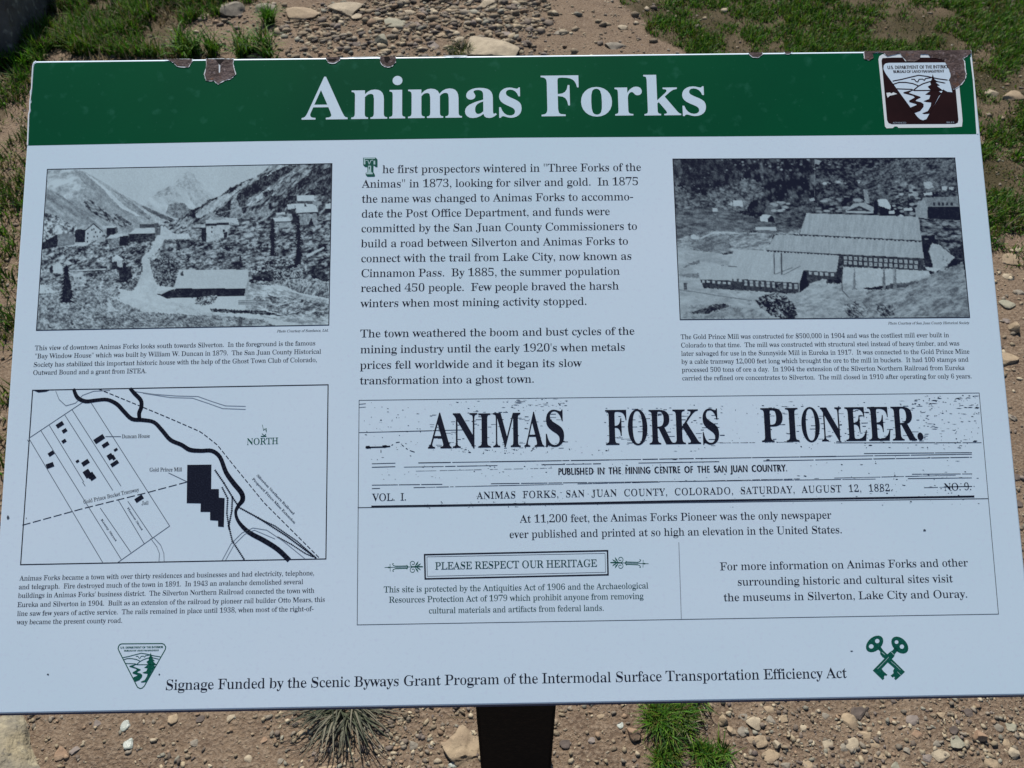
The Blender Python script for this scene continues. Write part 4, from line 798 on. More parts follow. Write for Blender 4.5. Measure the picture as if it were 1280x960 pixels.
class Picture:
    def __init__(s, corners, nx, ny):
        tl, tr, br, bl = [np.array(c, float) for c in corners]
        u, v = np.meshgrid(np.linspace(0, 1, nx), np.linspace(0, 1, ny))
        u3, v3 = u[..., None], v[..., None]
        q = (tl*(1-u3)+tr*u3)*(1-v3)+(bl*(1-u3)+br*u3)*v3
        s.X, s.Y = q[..., 0], q[..., 1]; s.V = np.full(u.shape, 0.5); s.nx, s.ny = nx, ny; s.k = 0
    def mask(s, poly, jag=0.0):
        X, Y = s.X, s.Y
        if jag:
            X = X+(fbm(s.X/2.2, s.Y/2.2, 91)-0.5)*jag*2; Y = Y+(fbm(s.X/2.2, s.Y/2.2, 57)-0.5)*jag*2
        m = np.zeros(X.shape, bool); n = len(poly)
        for i in range(n):
            x1, y1 = poly[i]; x2, y2 = poly[(i+1) % n]
            if y1 == y2: continue
            c = ((y1 > Y) != (y2 > Y)) & (X < (x2-x1)*(Y-y1)/(y2-y1)+x1)
            m ^= c
        return m
    def tex(s, amp, size, ang=0, stretch=1.0, sharp=1.0, seed=None):
        s.k += 1; seed = seed or s.k*131
        if 1.5 <= size <= 3.2: size *= 0.72; stretch = 1+(stretch-1)*0.8
        a = math.radians(ang); c, si = math.cos(a), math.sin(a)
        u = (s.X*c+s.Y*si)/(size*stretch); v = (-s.X*si+s.Y*c)/size
        n = (fbm(u, v, seed, 4)-0.5)*2.2 + (fbm(u/3.1, v/3.1, seed+7, 3)-0.5)*1.5
        if sharp != 1: n = np.tanh(n*sharp*0.7)/np.tanh(sharp)
        return n*amp
    def fill(s, poly, tone, amp=0.0, size=3, ang=0, stretch=1, sharp=1.0, jag=0.0, mix=1.0):
        m = s.mask(poly, jag); v = tone + (s.tex(amp, size, ang, stretch, sharp) if amp else 0)
        s.V = np.where(m, s.V*(1-mix)+v*mix, s.V)
    def line(s, pts, w, tone, mix=1.0):
        for (x1, y1), (x2, y2) in zip(pts[:-1], pts[1:]):
            dx, dy = x2-x1, y2-y1; L = dx*dx+dy*dy+1e-9
            t = np.clip(((s.X-x1)*dx+(s.Y-y1)*dy)/L, 0, 1)
            d = np.hypot(s.X-x1-t*dx, s.Y-y1-t*dy)
            a = np.clip((w/2-d)/0.5+0.5, 0, 1)*mix
            s.V = s.V*(1-a)+tone*a
    def spots(s, poly, n, r0, r1, tone, seed, asp=1.6):
        r = random.Random(seed); xs = [p[0] for p in poly]; ys = [p[1] for p in poly]; k = 0
        while k < n:
            x, y = r.uniform(min(xs), max(xs)), r.uniform(min(ys), max(ys))
            if not inside((x, y), poly): k += 0.2; continue
            k += 1; rr = r.uniform(r0, r1)
            d = np.hypot((s.X-x)/asp, s.Y-y)
            if d.min() > rr+1: continue
            a = np.clip((rr-d)/0.6+0.5, 0, 1)*r.uniform(0.6, 1); s.V = s.V*(1-a)+(tone+r.uniform(-.08, .08))*a
    def tree(s, x, y0, y1, w, tone=0.06, seed=1):
        r = random.Random(seed); pts = [(x, y0)]; n = 11
        for k in range(1, n+1):
            yy = y0+(y1-y0)*k/n; ww = w*(0.25+0.75*k/n)*r.uniform(.7, 1.1); pts += [(x+ww, yy+1), (x+ww*0.45, yy)]
        for k in range(n, 0, -1):
            yy = y0+(y1-y0)*k/n; ww = w*(0.25+0.75*k/n)*r.uniform(.7, 1.1); pts += [(x-ww*0.45, yy), (x-ww, yy+1)]
        s.fill(pts, tone, 0.06, 1.2, jag=0.8)
    def build(s, name, label):
        q = np.pad(s.V, 1, mode='edge'); q = 0.25*q[:-2]+0.5*q[1:-1]+0.25*q[2:]; s.V = 0.62*s.V+0.38*(0.25*q[:, :-2]+0.5*q[:, 1:-1]+0.25*q[:, 2:])
        V = np.clip((s.V-0.5)*1.15+0.51 + (fbm(s.X*1.1, s.Y*1.1, 5, 2)-0.5)*0.16, 0.0, 1.0)
        lo = np.array([0.008, 0.011, 0.028]); hi = np.array([0.53, 0.665, 0.72])
        g = (V**1.55)[..., None]; C = lo*(1-g)+hi*g
        P = np.empty((s.ny, s.nx, 3))
        # map the four corners only: the print is a flat rectangle
        c = [panel(s.X[j, i], s.Y[j, i]) for j, i in ((0, 0), (0, -1), (-1, -1), (-1, 0))]
        # exact positions of every sample
        d = np.stack([(s.X-640)/FPX, (s.Y-480)/FPX, np.ones_like(s.X)], -1) @ RCW
        k = ((ORG-CAM) @ EN)/(d @ EN); W = CAM+d*k[..., None]-ORG
        P[..., 0] = W @ EX; P[..., 1] = W @ EY; P[..., 2] = Z1
        idx = np.arange(s.nx*s.ny).reshape(s.ny, s.nx)
        F = np.stack([idx[:-1, :-1], idx[1:, :-1], idx[1:, 1:], idx[:-1, 1:]], -1).reshape(-1, 4)
        me = mesh(name, P.reshape(-1, 3), F, M_print)
        at = me.color_attributes.new('print', 'FLOAT_COLOR', 'POINT')
        at.data.foreach_set('color', np.concatenate([C.reshape(-1, 3), np.ones((s.nx*s.ny, 1))], 1).astype(np.float32).ravel())
        return part(setp(link(name, me, sign), label))

# valley town
cornL = [(58.8, 211.2), (415.5, 204), (411.5, 406.7), (45, 413.4)]
A = Picture(cornL, 450, 260)
za, zb, zc, zd = zoom(40, 200, 6.4), zoom(220, 200, 6.4), zoom(40, 270, 6.4), zoom(220, 270, 6.4)
ALL = [(30, 195), (430, 195), (430, 425), (30, 425)]
A.fill(ALL, 0.87, 0.03, 30)
A.fill(za((940, 300), (1060, 230), (1130, 190), (1200, 140), (1230, 90), (1270, 85), (1330, 170), (1480, 240), (1500, 330), (1330, 420), (1150, 480), (900, 380)), 0.84, 0.12, 5, 40, 2.5, 1.5, 1.5)
A.fill(za((970, 280), (1080, 215), (1150, 205), (1200, 150), (1160, 230), (1130, 270), (1000, 300)), 0.70, 0.22, 2.2, -35, 2, 1.5, 1)
A.fill(za((1230, 95), (1290, 180), (1400, 330), (1330, 400), (1270, 320), (1210, 180)), 0.78, 0.12, 3, 60, 3, 1.5, 1)
A.fill(za((1070, 425), (1095, 360), (1160, 335), (1220, 350), (1270, 400), (1240, 450), (1175, 472), (1110, 450)), 0.50, 0.25, 1.5, 0, 1, 2, 1)
A.fill(za((120, 72), (330, 72), (420, 95), (560, 170), (700, 260), (860, 350), (1000, 410), (1150, 480), (1130, 540), (1000, 560), (60, 720), (60, 300)), 0.68, 0.14, 5, 33, 6, 1.5)
A.fill(za((120, 75), (335, 75), (400, 170), (430, 235), (400, 275), (300, 330), (200, 260), (115, 225)), 0.80, 0.22, 4, -25, 2, 2, 2)
A.fill(za((115, 230), (230, 280), (380, 390), (560, 470), (700, 540), (600, 560), (350, 500), (200, 430), (100, 380)), 0.60, 0.2, 3.5, 36, 5, 2)
A.fill(za((335, 80), (430, 120), (640, 290), (560, 290), (420, 190)), 0.60, 0.06, 3, 36, 5)
A.fill(za((420, 100), (520, 165), (610, 235), (680, 310), (760, 380), (870, 450), (840, 450), (720, 390), (620, 290), (560, 220), (470, 150)), 0.88, 0.1, 2, 36, 4, 1, 1)
A.fill(za((640, 235), (740, 290), (840, 370), (960, 460), (930, 480), (850, 420), (740, 330)), 0.55, 0.2, 2, 36, 4, 2, 1)
A.fill(za((870, 360), (1000, 415), (1150, 480), (1140, 505), (1020, 460), (900, 395)), 0.40, 0.15, 1.6, 28, 4, 2, 1)
A.fill(za((410, 270), (480, 320), (570, 400), (600, 430), (700, 480), (790, 540), (740, 545), (640, 500), (560, 460), (470, 420), (420, 350)), 0.42, 0.4, 2.2, 36, 3, 2.5, 2)
A.fill(za((645, 425), (700, 445), (800, 510), (790, 525), (700, 480)), 0.3, 0.2, 1.5, 36, 3, 2, 1)
A.fill(za((90, 420), (180, 440), (280, 500), (370, 540), (350, 640), (200, 600), (80, 650)), 0.58, 0.5, 2.6, 15, 1.5, 3, 3)
# ground between the houses and the front
A.fill(za((60, 650), (200, 690), (430, 690), (560, 600), (800, 600), (1040, 520), (1300, 500), (1280, 1000), (60, 1000)), 0.50, 0.48, 2.8, -22, 2.2, 2.5, 2)
A.fill(zb((-100, 500), (200, 430), (600, 440), (1300, 480), (1300, 1000), (-150, 1000)), 0.44, 0.45, 2.6, -15, 2.2, 2.5, 2)
# right hand mountain
A.fill(zb((-60, 560), (40, 470), (190, 375), (270, 315), (350, 290), (420, 235), (500, 190), (590, 155), (680, 110), (760, 35), (1260, 25), (1250, 480), (700, 480), (300, 500)), 0.40, 0.45, 2.8, -42, 3.2, 2.5, 1)
A.fill(zb((180, 470), (300, 400), (420, 310), (520, 230), (600, 165), (560, 170), (430, 250), (350, 295), (230, 370), (150, 440)), 0.78, 0.22, 2.5, -40, 3, 2, 1.5)
A.fill(zb((700, 140), (770, 90), (840, 45), (900, 40), (850, 75), (760, 130)), 0.84, 0.15, 2, -40, 3, 2, 1)
A.fill(zb((780, 190), (860, 120), (950, 90), (900, 150), (800, 220), (700, 300), (580, 370), (560, 360), (660, 280)), 0.66, 0.4, 2, -45, 4, 2.5, 1)
for poly in (((465, 330), (500, 270), (560, 215), (690, 140), (790, 90), (880, 50), (960, 40), (900, 90), (800, 160), (720, 220), (620, 280), (540, 350), (500, 400), (470, 390)),
             ((40, 480), (120, 400), (200, 370), (260, 320), (250, 345), (180, 400), (80, 460)), ((310, 430), (350, 390), (430, 330), (445, 360), (420, 420), (370, 450)),
             ((380, 280), (430, 225), (480, 205), (560, 170), (520, 205), (440, 260)), ((1000, 160), (1100, 90), (1250, 60), (1245, 280), (1120, 260), (1000, 240), (880, 300), (900, 260)),
             ((820, 330), (900, 290), (960, 280), (960, 350), (880, 380), (860, 420), (780, 420)), ((700, 250), (780, 240), (770, 300), (700, 290))):
    A.fill(zb(*poly), 0.17, 0.26, 1.5, -75, 2.2, 2.5, 1.8)
A.fill(zb((960, 250), (1130, 140), (1250, 100), (1250, 190), (1100, 230)), 0.36, 0.35, 1.6, -50, 3, 2.5, 2, 0.8)
A.fill(zb((450, 350), (480, 310), (540, 430), (700, 400), (740, 350), (740, 440), (500, 470), (430, 440)), 0.55, 0.25, 1.5, -35, 2, 2, 1)
for p, q in (((330, 430), (700, 335)), ((560, 370), (760, 280)), ((420, 690), (740, 720)), ((300, 800), (740, 730))): A.line(zb(p, q), 1.0, 0.25 if p[1] > 600 else 0.75, 0.6)
# road
A.fill(zc((1035, 90), (1060, 80), (1130, 140), (1250, 140), (1270, 180), (1060, 190), (1020, 260), (960, 320), (900, 350), (880, 330), (970, 250), (960, 200), (1010, 150)), 0.86, 0.08, 3, 0, 1, 1, 1.2)
A.fill(zc((880, 330), (940, 340), (950, 420), (990, 540), (1000, 640), (950, 680), (1280, 700), (1290, 780), (1100, 790), (880, 760), (700, 660), (820, 590), (870, 480)), 0.86, 0.10, 4, 0, 2, 1.5, 1.5)
A.fill(zd((0, 690), (220, 760), (430, 790), (300, 800), (0, 790)), 0.82, 0.12, 2, 8, 3, 1.5, 1)
A.fill(zd((580, 530), (700, 560), (900, 600), (1060, 650), (1225, 670), (1225, 870), (1000, 870), (700, 810), (560, 760), (560, 600)), 0.74, 0.28, 2.2, 8, 3, 2, 1.5)
# front scrub
A.fill(zc((60, 620), (500, 600), (700, 680), (900, 770), (1280, 790), (1300, 910), (20, 940)), 0.58, 0.36, 2.2, -30, 1.3, 2, 2)
A.fill(zc((300, 700), (700, 770), (1280, 800), (1280, 880), (300, 900)), 0.54, 0.38, 1.7, 10, 1.8, 2, 2)
A.fill(zd((0, 790), (400, 800), (700, 830), (800, 880), (0, 900)), 0.50, 0.38, 1.6, 10, 2, 2, 2)
A.fill(zc((100, 560), (500, 500), (690, 560), (700, 640), (300, 650)), 0.62, 0.35, 2, -15, 1.8, 2.2, 2)
A.fill(zd((800, 530), (1000, 500), (1225, 540), (1225, 660), (1000, 620)), 0.55, 0.4, 1.7, -60, 2, 2.5, 1)
A.fill(zd((600, 640), (900, 650), (1225, 700), (1225, 820), (900, 800), (720, 750)), 0.55, 0.45, 1.6, -10, 2.5, 2.5, 1.5)
A.fill(zd((270, 740), (480, 750), (720, 760), (860, 800), (700, 790), (460, 775), (290, 770)), 0.2, 0.35, 1.6, 0, 1.5, 2.5, 1.5)
for y in (680, 692, 705): A.line(zd((500, y), (740, y-3)), 0.9, 0.25); A.line(zd((500, y+5), (740, y+2)), 0.6, 0.85)
A.line(zd((800, 720), (930, 685)), 1.1, 0.88); A.line(zd((740, 635), (820, 662)), 1.1, 0.15)
A.fill(zc((140, 450), (400, 440), (450, 560), (350, 570), (330, 480)), 0.78, 0.15, 2, 0, 2, 1.5, 1.5)
A.fill(zc((600, 690), (630, 690), (650, 730), (700, 760), (610, 770)), 0.82, 0.12, 1.5, 0, 1, 2, 1)
# dark growth at the right
A.fill(zd((600, 480), (760, 430), (940, 370), (1000, 250), (1010, 340), (960, 420), (880, 430), (760, 530), (620, 510)), 0.12, 0.2, 2, -15, 2, 2, 2)
A.fill(zd((1050, 450), (1130, 380), (1150, 440), (1225, 480), (1225, 530), (1100, 500)), 0.14, 0.25, 2, 0, 1.5, 2, 2)
A.fill(zd((590, 420), (740, 350), (860, 330), (960, 380), (800, 420), (620, 470)), 0.45, 0.5, 1.6, 0, 1.4, 3, 1.5)
A.fill(zd((780, 430), (1020, 410), (1000, 500), (780, 520)), 0.40, 0.5, 1.5, 0, 1.2, 3, 1.5)
A.fill(zd((0, 190), (90, 190), (240, 190), (200, 220), (50, 270), (0, 280)), 0.25, 0.3, 1.8, -20, 2, 2.5, 1.5)
A.fill(zc((560, 280), (760, 220), (960, 210), (940, 260), (860, 330), (780, 360), (720, 310), (600, 330)), 0.42, 0.42, 1.9, -25, 2, 2.6, 1.5)
A.fill(zc((250, 270), (560, 230), (560, 260), (270, 340)), 0.38, 0.42, 1.9, -15, 2, 2.6, 1.5)
A.fill(zc((410, 520), (560, 450), (690, 430), (700, 490), (560, 500), (430, 560)), 0.45, 0.38, 1.9, -25, 2, 2.6, 1.5)
A.fill(zc((760, 520), (860, 480), (840, 560), (800, 600), (700, 580)), 0.48, 0.35, 1.6, 0, 1, 2.6, 1.5)
A.fill(zc((960, 350), (1080, 310), (1280, 320), (1170, 430), (1140, 570), (1020, 560), (980, 470)), 0.36, 0.42, 1.9, 0, 1.2, 2.6, 1.5)
A.spots(zc((60, 640), (60, 300), (400, 250), (860, 330), (820, 600), (400, 900), (40, 900)), 170, 0.4, 1.3, 0.16, 101, 1.3)
A.spots(zc((60, 640), (60, 300), (400, 250), (860, 330), (820, 600), (400, 900), (40, 900)), 150, 0.4, 1.0, 0.80, 102, 1.3)
A.spots(zd((0, 300), (300, 200), (1200, 100), (1230, 420), (700, 520), (600, 400), (0, 400)), 170, 0.4, 1.2, 0.12, 103, 1.3)
A.spots(zd((0, 300), (300, 200), (1200, 100), (1230, 420), (700, 520), (600, 400), (0, 400)), 130, 0.4, 0.9, 0.74, 104, 1.3)
# houses
def house(z, wall, roof=None, wt=0.5, rt=0.84, amp=0.05):
    if wall: A.fill(z(*wall), wt, amp, 1.5)
    if roof: A.fill(z(*roof), rt, 0.04, 2)
house(zc, ((80, 215), (205, 145), (205, 245), (80, 268)), None, 0.10); house(zc, ((205, 145), (345, 140), (340, 230), (205, 248)), None, 0.50, amp=0.12)
house(zc, ((345, 120), (370, 100), (440, 110), (425, 210), (345, 210)), ((365, 105), (400, 75), (470, 70), (435, 110)), 0.09, 0.72)
house(zc, ((425, 118), (490, 62), (560, 120), (560, 190), (480, 195), (425, 240)), None, 0.82)
A.line(zc((425, 118), (492, 62), (562, 122)), 1.3, 0.15)
for x, y in ((447, 140), (480, 110), (497, 105), (510, 130), (545, 130), (445, 175), (445, 205), (495, 165), (525, 165)): A.fill(zc((x-5, y-7), (x+5, y-7), (x+5, y+7), (x-5, y+7)), 0.2)
house(zc, ((598, 98), (660, 92), (670, 150), (598, 160)), ((560, 100), (590, 80), (680, 80), (680, 95)), 0.10); house(zc, ((660, 92), (680, 85), (690, 130), (670, 140)), None, 0.3)
house(zc, ((600, 180), (690, 175), (700, 240), (620, 260)), ((590, 185), (630, 150), (720, 140), (755, 150), (740, 165)), 0.5, 0.86, 0.4); house(zc, ((700, 165), (770, 155), (770, 240), (700, 240)), None, 0.07)
house(zc, ((520, 175), (560, 165), (585, 175), (580, 205), (520, 210)), None, 0.7)
house(zc, ((770, 145), (985, 140), (985, 200), (860, 210), (770, 205)), ((770, 145), (830, 100), (980, 95), (985, 135)), 0.16, 0.86, 0.25); house(zc, ((860, 65), (1010, 60), (1020, 95), (860, 98)), None, 0.24); house(zc, ((790, 80), (800, 65), (860, 65), (860, 95), (790, 100)), None, 0.62); house(zc, ((985, 95), (1030, 100), (1025, 155), (985, 150)), None, 0.35)
A.fill(zc((1030, 80), (1050, 75), (1050, 160), (1035, 165)), 0.85)
house(zc, ((640, 330), (720, 350), (725, 410), (640, 400)), ((645, 335), (680, 308), (735, 350), (700, 355)), 0.78, 0.9); A.fill(zc((638, 370), (682, 362), (682, 425), (640, 430)), 0.17); A.line(zc((640, 335), (612, 345)), 1, 0.2)
house(zc, ((165, 395), (235, 385), (248, 450), (170, 460)), None, 0.86); house(zc, ((140, 410), (165, 395), (170, 450), (145, 455)), None, 0.15); house(zc, ((250, 380), (280, 355), (310, 370), (300, 390)), None, 0.82)
A.line(zc((305, 440), (590, 425)), 1.3, 0.9); A.line(zc((305, 448), (590, 434)), 0.7, 0.2)
house(zb, ((240, 525), (430, 520), (400, 590), (380, 620), (245, 660)), ((235, 510), (240, 480), (330, 460), (490, 465), (505, 520), (440, 500)), 0.78, 0.82, 0.1); A.fill(zb((235, 510), (425, 498), (425, 520), (240, 528)), 0.12); A.fill(zb((205, 545), (243, 540), (243, 660), (205, 640)), 0.08)
A.fill(zb((270, 455), (380, 455), (400, 475), (300, 485)), 0.62, 0.05, 3); A.fill(zb((240, 540), (300, 540), (300, 600), (245, 610)), 0.84)
for x, y in ((287, 540), (287, 575), (382, 565), (400, 595)): A.fill(zb((x-6, y-9), (x+6, y-9), (x+6, y+9), (x-6, y+9)), 0.12)
A.fill(zb((380, 580), (412, 575), (410, 618), (385, 620)), 0.1); A.fill(zb((130, 520), (235, 510), (235, 545), (140, 545)), 0.72, 0.1); A.line(zb((130, 545), (235, 545)), 1.2, 0.15); A.fill(zb((500, 470), (600, 470), (600, 485), (500, 495)), 0.2)
house(zb, ((970, 330), (1105, 325), (1105, 350), (975, 350)), ((965, 285), (1105, 280), (1108, 325), (970, 330)), 0.3, 0.88)
house(zb, ((985, 430), (1130, 430), (1130, 520), (985, 520)), ((950, 350), (1115, 350), (1138, 418), (965, 425)), 0.58, 0.88, 0.2); A.line(zb((965, 428), (1138, 420)), 1.4, 0.1); house(zb, ((895, 395), (950, 390), (960, 430), (900, 430)), ((890, 355), (950, 350), (950, 390), (893, 395)), 0.15, 0.85); house(zb, None, ((1090, 330), (1165, 330), (1165, 360), (1100, 362)), rt=0.6)
A.fill(zb((1028, 350), (1034, 350), (1048, 372), (1028, 372)), 0.15)
house(zb, ((820, 500), (920, 495), (925, 540), (830, 545)), ((775, 465), (900, 455), (925, 490), (800, 498)), 0.62, 0.88, 0.15); A.line(zb((800, 498), (925, 492)), 1.2, 0.15); house(zb, None, ((800, 425), (870, 415), (875, 435), (805, 440)), rt=0.85)
house(zb, ((1190, 390), (1240, 390), (1240, 425), (1190, 425)), ((1195, 350), (1240, 345), (1240, 390), (1195, 390)), 0.1, 0.86); A.fill(zb((1055, 530), (1080, 465), (1110, 530)), 0.12)
house(zd, ((0, 583), (555, 583), (550, 640), (0, 655)), None, 0.09, amp=0.1); A.fill(zc((1140, 585), (1290, 580), (1290, 655), (1140, 655)), 0.09, 0.1, 1); A.fill(zc((1000, 625), (1135, 585), (1150, 655), (1080, 660)), 0.10)
A.fill(zc((1175, 430), (1300, 430), (1300, 583), (1133, 583)), 0.84, 0.02, 6); A.fill(zd((22, 430), (575, 428), (582, 500), (555, 583), (0, 583)), 0.84, 0.02, 6); A.fill(zd((555, 583), (582, 480), (575, 640), (548, 640)), 0.66)
A.fill(zd((0, 580), (555, 580), (555, 590), (0, 590)), 0.04); A.fill(zd((35, 455), (55, 440), (62, 478), (38, 478)), 0.2)
A.fill(zc((1000, 605), (1130, 583), (1030, 628)), 0.8); A.fill(zb((1040, 760), (1180, 695), (1190, 705), (1050, 780)), 0.82)
A.fill(zd((160, 660), (230, 640), (330, 640), (300, 700), (200, 720), (150, 700)), 0.5, 0.5, 1.4, 0, 1, 3, 1.5)
A.tree(83, 330, 378, 11, seed=3); A.tree(85, 342, 372, 10, 0.1, 31); A.tree(156, 327, 353, 9, seed=4); A.fill(zc((700, 420), (790, 400), (800, 500), (700, 530)), 0.1, 0.12, 2, 0, 1, 2, 2)
A.tree(211, 320, 336, 3.2, 0.15, 5); A.tree(340.5, 272, 300, 6.5, seed=6); A.tree(341, 290, 320, 6, seed=61); A.tree(373, 268, 300, 5.5, seed=7); A.tree(373, 292, 330, 6, seed=71); A.tree(300.5, 318, 334, 4, 0.15, 8); A.fill(zb((930, 430), (975, 430), (985, 520), (930, 520)), 0.12, 0.1)
A.tree(389, 272, 283, 3.5, 0.12, 9); A.line(zc((880, 405), (880, 445)), 1.6, 0.2)
# contrast and scrub grain
A.V = A.V + A.tex(0.16, 1.1, 0, 1, 1.5)*(A.V < 0.8)
ph = A.build('photograph_print', 'printed black and white photograph of a mountain valley town with a dirt road')
Flat(Z2).frame(*cornL, 1.0).build('border_line', M_black, ph)

# the mill
cornR = [(840.5, 198.3), (1193.9, 196.9), (1212.6, 397.3), (849.7, 400)]
B = Picture(cornR, 450, 260)
ye, yf, yg, yh = zoom(830, 190, 6.4), zoom(1020, 190, 6.4), zoom(830, 260, 6.4), zoom(1020, 260, 6.4)
B.fill([(820, 180), (1230, 180), (1230, 410), (820, 410)], 0.16, 0.30, 4.5, 70, 1.6, 2.2)
B.fill(ye((60, 50), (130, 60), (150, 130), (140, 230), (80, 300)), 0.48, 0.2, 4, 0, 1, 2, 3)
B.fill(ye((60, 260), (330, 340), (500, 230), (700, 210), (820, 320), (700, 400), (640, 480), (300, 480), (80, 500)), 0.36, 0.3, 3, 10, 1.5, 2, 3)
B.fill(yf((0, 60), (400, 50), (1130, 45), (1150, 360), (800, 420), (300, 400), (0, 420)), 0.21, 0.28, 3, 15, 1.5, 2, 3)
B.fill(yf((300, 160), (700, 60), (1110, 60), (1130, 330), (840, 330), (620, 420), (420, 380)), 0.30, 0.26, 2.2, -20, 2.2, 2.2, 3)
B.fill(ye((60, 50), (60, 250), (350, 300), (620, 230), (560, 60)), 0.11, 0.24, 5, 80, 1.5, 2, 2, 0.7)
B.fill(ye((80, 450), (500, 460), (860, 560), (1300, 540), (1300, 640), (700, 640), (300, 640), (80, 720)), 0.38, 0.2, 3, 4, 4, 2, 3)
B.fill(ye((830, 430), (900, 400), (1200, 400), (1180, 490), (1090, 600), (900, 600), (870, 500)), 0.27, 0.25, 2.6, -5, 3, 2, 2)
B.fill(ye((90, 700), (230, 660), (400, 630), (620, 640), (860, 650), (1090, 620), (1080, 660), (880, 660), (820, 790), (560, 790), (400, 830), (100, 800)), 0.62, 0.3, 2.4, -8, 3, 2, 1.5)
B.fill(ye((210, 740), (320, 670), (500, 660), (540, 760), (430, 800), (300, 790)), 0.48, 0.18, 2.4, -15, 2.5, 2, 2)
B.fill(ye((280, 690), (400, 635), (560, 640), (620, 660), (480, 650), (380, 660), (310, 690)), 0.82, 0.1, 2)
B.fill(yg((100, 310), (300, 350), (430, 370), (560, 370), (520, 460), (340, 465), (290, 570), (320, 640), (1080, 690), (1150, 610), (1300, 560), (1300, 900), (120, 900)), 0.76, 0.14, 4, 5, 3, 1.5, 1)
B.fill(yg((200, 440), (280, 420), (290, 440), (150, 480)), 0.5, 0.15, 2, 0, 2, 2, 2); B.fill(yg((110, 530), (280, 520), (280, 560), (120, 550)), 0.52, 0.12, 2, 0, 3, 2, 1.5)
B.fill(yg((215, 770), (520, 790), (700, 800), (850, 880), (200, 890), (120, 880)), 0.62, 0.18, 2.4, -20, 2, 2, 3)
B.fill(yg((210, 840), (380, 780), (480, 765), (545, 785), (430, 815), (330, 850)), 0.2, 0.25, 2, -10, 2, 2, 2); B.line(yg((120, 655), (240, 670), (420, 700), (700, 740)), 0.9, 0.4)
B.spots(yg((380, 660), (900, 690), (700, 780), (420, 740)), 16, 0.5, 1.1, 0.5, 3, 3); B.fill(yg((155, 600), (185, 600), (185, 655), (160, 655)), 0.3, 0.2, 1)
# right foreground slope
B.fill(yh((200, 470), (850, 500), (900, 500), (930, 560), (700, 600), (400, 640), (210, 660)), 0.82, 0.08, 3, 0, 1, 1.5, 1)
B.fill(yh((-150, 620), (200, 660), (560, 650), (850, 560), (1180, 430), (1240, 890), (-200, 890)), 0.58, 0.24, 3, -20, 3, 2, 2)
B.fill(yh((-150, 620), (200, 600), (420, 660), (300, 880), (-200, 890)), 0.70, 0.16, 3, -10, 3, 2, 3)
B.fill(yh((570, 650), (600, 600), (700, 600), (850, 580), (700, 640)), 0.34, 0.15, 2, -12, 3, 2, 1.5)
B.fill(yh((220, 780), (300, 740), (420, 800), (400, 870), (260, 880)), 0.45, 0.4, 2, 20, 1.5, 2.6, 2); B.fill(yh((480, 770), (640, 780), (620, 880), (500, 870)), 0.44, 0.4, 2, 20, 1.5, 2.6, 2)
B.fill(yg((720, 740), (800, 700), (900, 680), (1000, 720), (1060, 790), (1070, 870), (960, 890), (860, 860), (760, 790)), 0.30, 0.55, 1.9, 20, 1.3, 3, 2)
B.fill(yg((950, 850), (1060, 820), (1050, 890), (980, 890)), 0.14, 0.2, 2, jag=2)
# right rubble
B.fill(yf((820, 540), (1160, 540), (1190, 860), (1100, 850), (980, 700), (940, 920), (850, 920)), 0.33, 0.36, 2.6, 8, 2.6, 2.4, 1)
B.fill(yf((845, 670), (950, 670), (960, 730), (900, 790), (930, 920), (880, 930), (855, 860)), 0.08, 0.1, 2, jag=1); B.fill(yf((1060, 780), (1180, 740), (1185, 850), (1100, 850)), 0.12, 0.15, 2, jag=1.5)
B.fill(yf((905, 780), (930, 730), (985, 740), (1040, 790), (1110, 840), (1060, 900), (1010, 950), (940, 940)), 0.76, 0.08, 2, 0, 1, 1.5, 1); B.spots(yf((1010, 830), (1090, 850), (1060, 930), (1000, 920)), 8, 0.6, 1.3, 0.4, 4, 1)
B.fill(yf((870, 920), (1000, 930), (960, 960), (890, 945)), 0.85)
# light rocks and huts
B.spots(yf((40, 340), (380, 370), (240, 470), (10, 480)), 26, 0.8, 1.7, 0.66, 5, 3.2); B.spots(yf((600, 230), (800, 250), (860, 500), (600, 480)), 34, 0.8, 2, 0.75, 6, 2); B.spots(yf((600, 250), (800, 300), (800, 470), (620, 450)), 20, 0.8, 1.6, 0.06, 16, 2)
B.spots(ye((450, 50), (1250, 50), (1250, 150), (450, 150)), 34, 0.5, 1.6, 0.62, 8, 1.3); B.spots(ye((80, 100), (1250, 150), (1250, 370), (80, 370)), 60, 0.4, 1.1, 0.5, 9, 1.3); B.spots(yf((0, 50), (1100, 50), (1120, 320), (0, 350)), 60, 0.4, 1.1, 0.55, 10, 1.5)
B.spots(ye((870, 400), (1080, 400), (1080, 470), (870, 470)), 14, 0.8, 1.8, 0.74, 11, 2.2); B.spots(yf((60, 230), (370, 230), (370, 260), (60, 260)), 10, 0.8, 1.8, 0.8, 12, 1.6); B.spots(yf((840, 600), (1160, 560), (1160, 700), (850, 700)), 18, 0.5, 1.4, 0.62, 13, 2.6)
B.fill(ye((552, 385), (630, 390), (630, 435), (552, 432)), 0.86); B.fill(ye((515, 420), (540, 395), (552, 410), (545, 432)), 0.8); B.fill(ye((385, 450), (425, 445), (428, 480), (390, 478)), 0.82)
B.fill(ye((768, 520), (790, 500), (860, 505), (830, 530), (830, 560), (768, 552)), 0.88); B.fill(ye((830, 540), (860, 508), (880, 530), (870, 560), (832, 560)), 0.07); B.fill(ye((730, 600), (895, 598), (900, 628), (735, 625)), 0.84); B.fill(ye((735, 626), (900, 629), (890, 655), (750, 650)), 0.42)
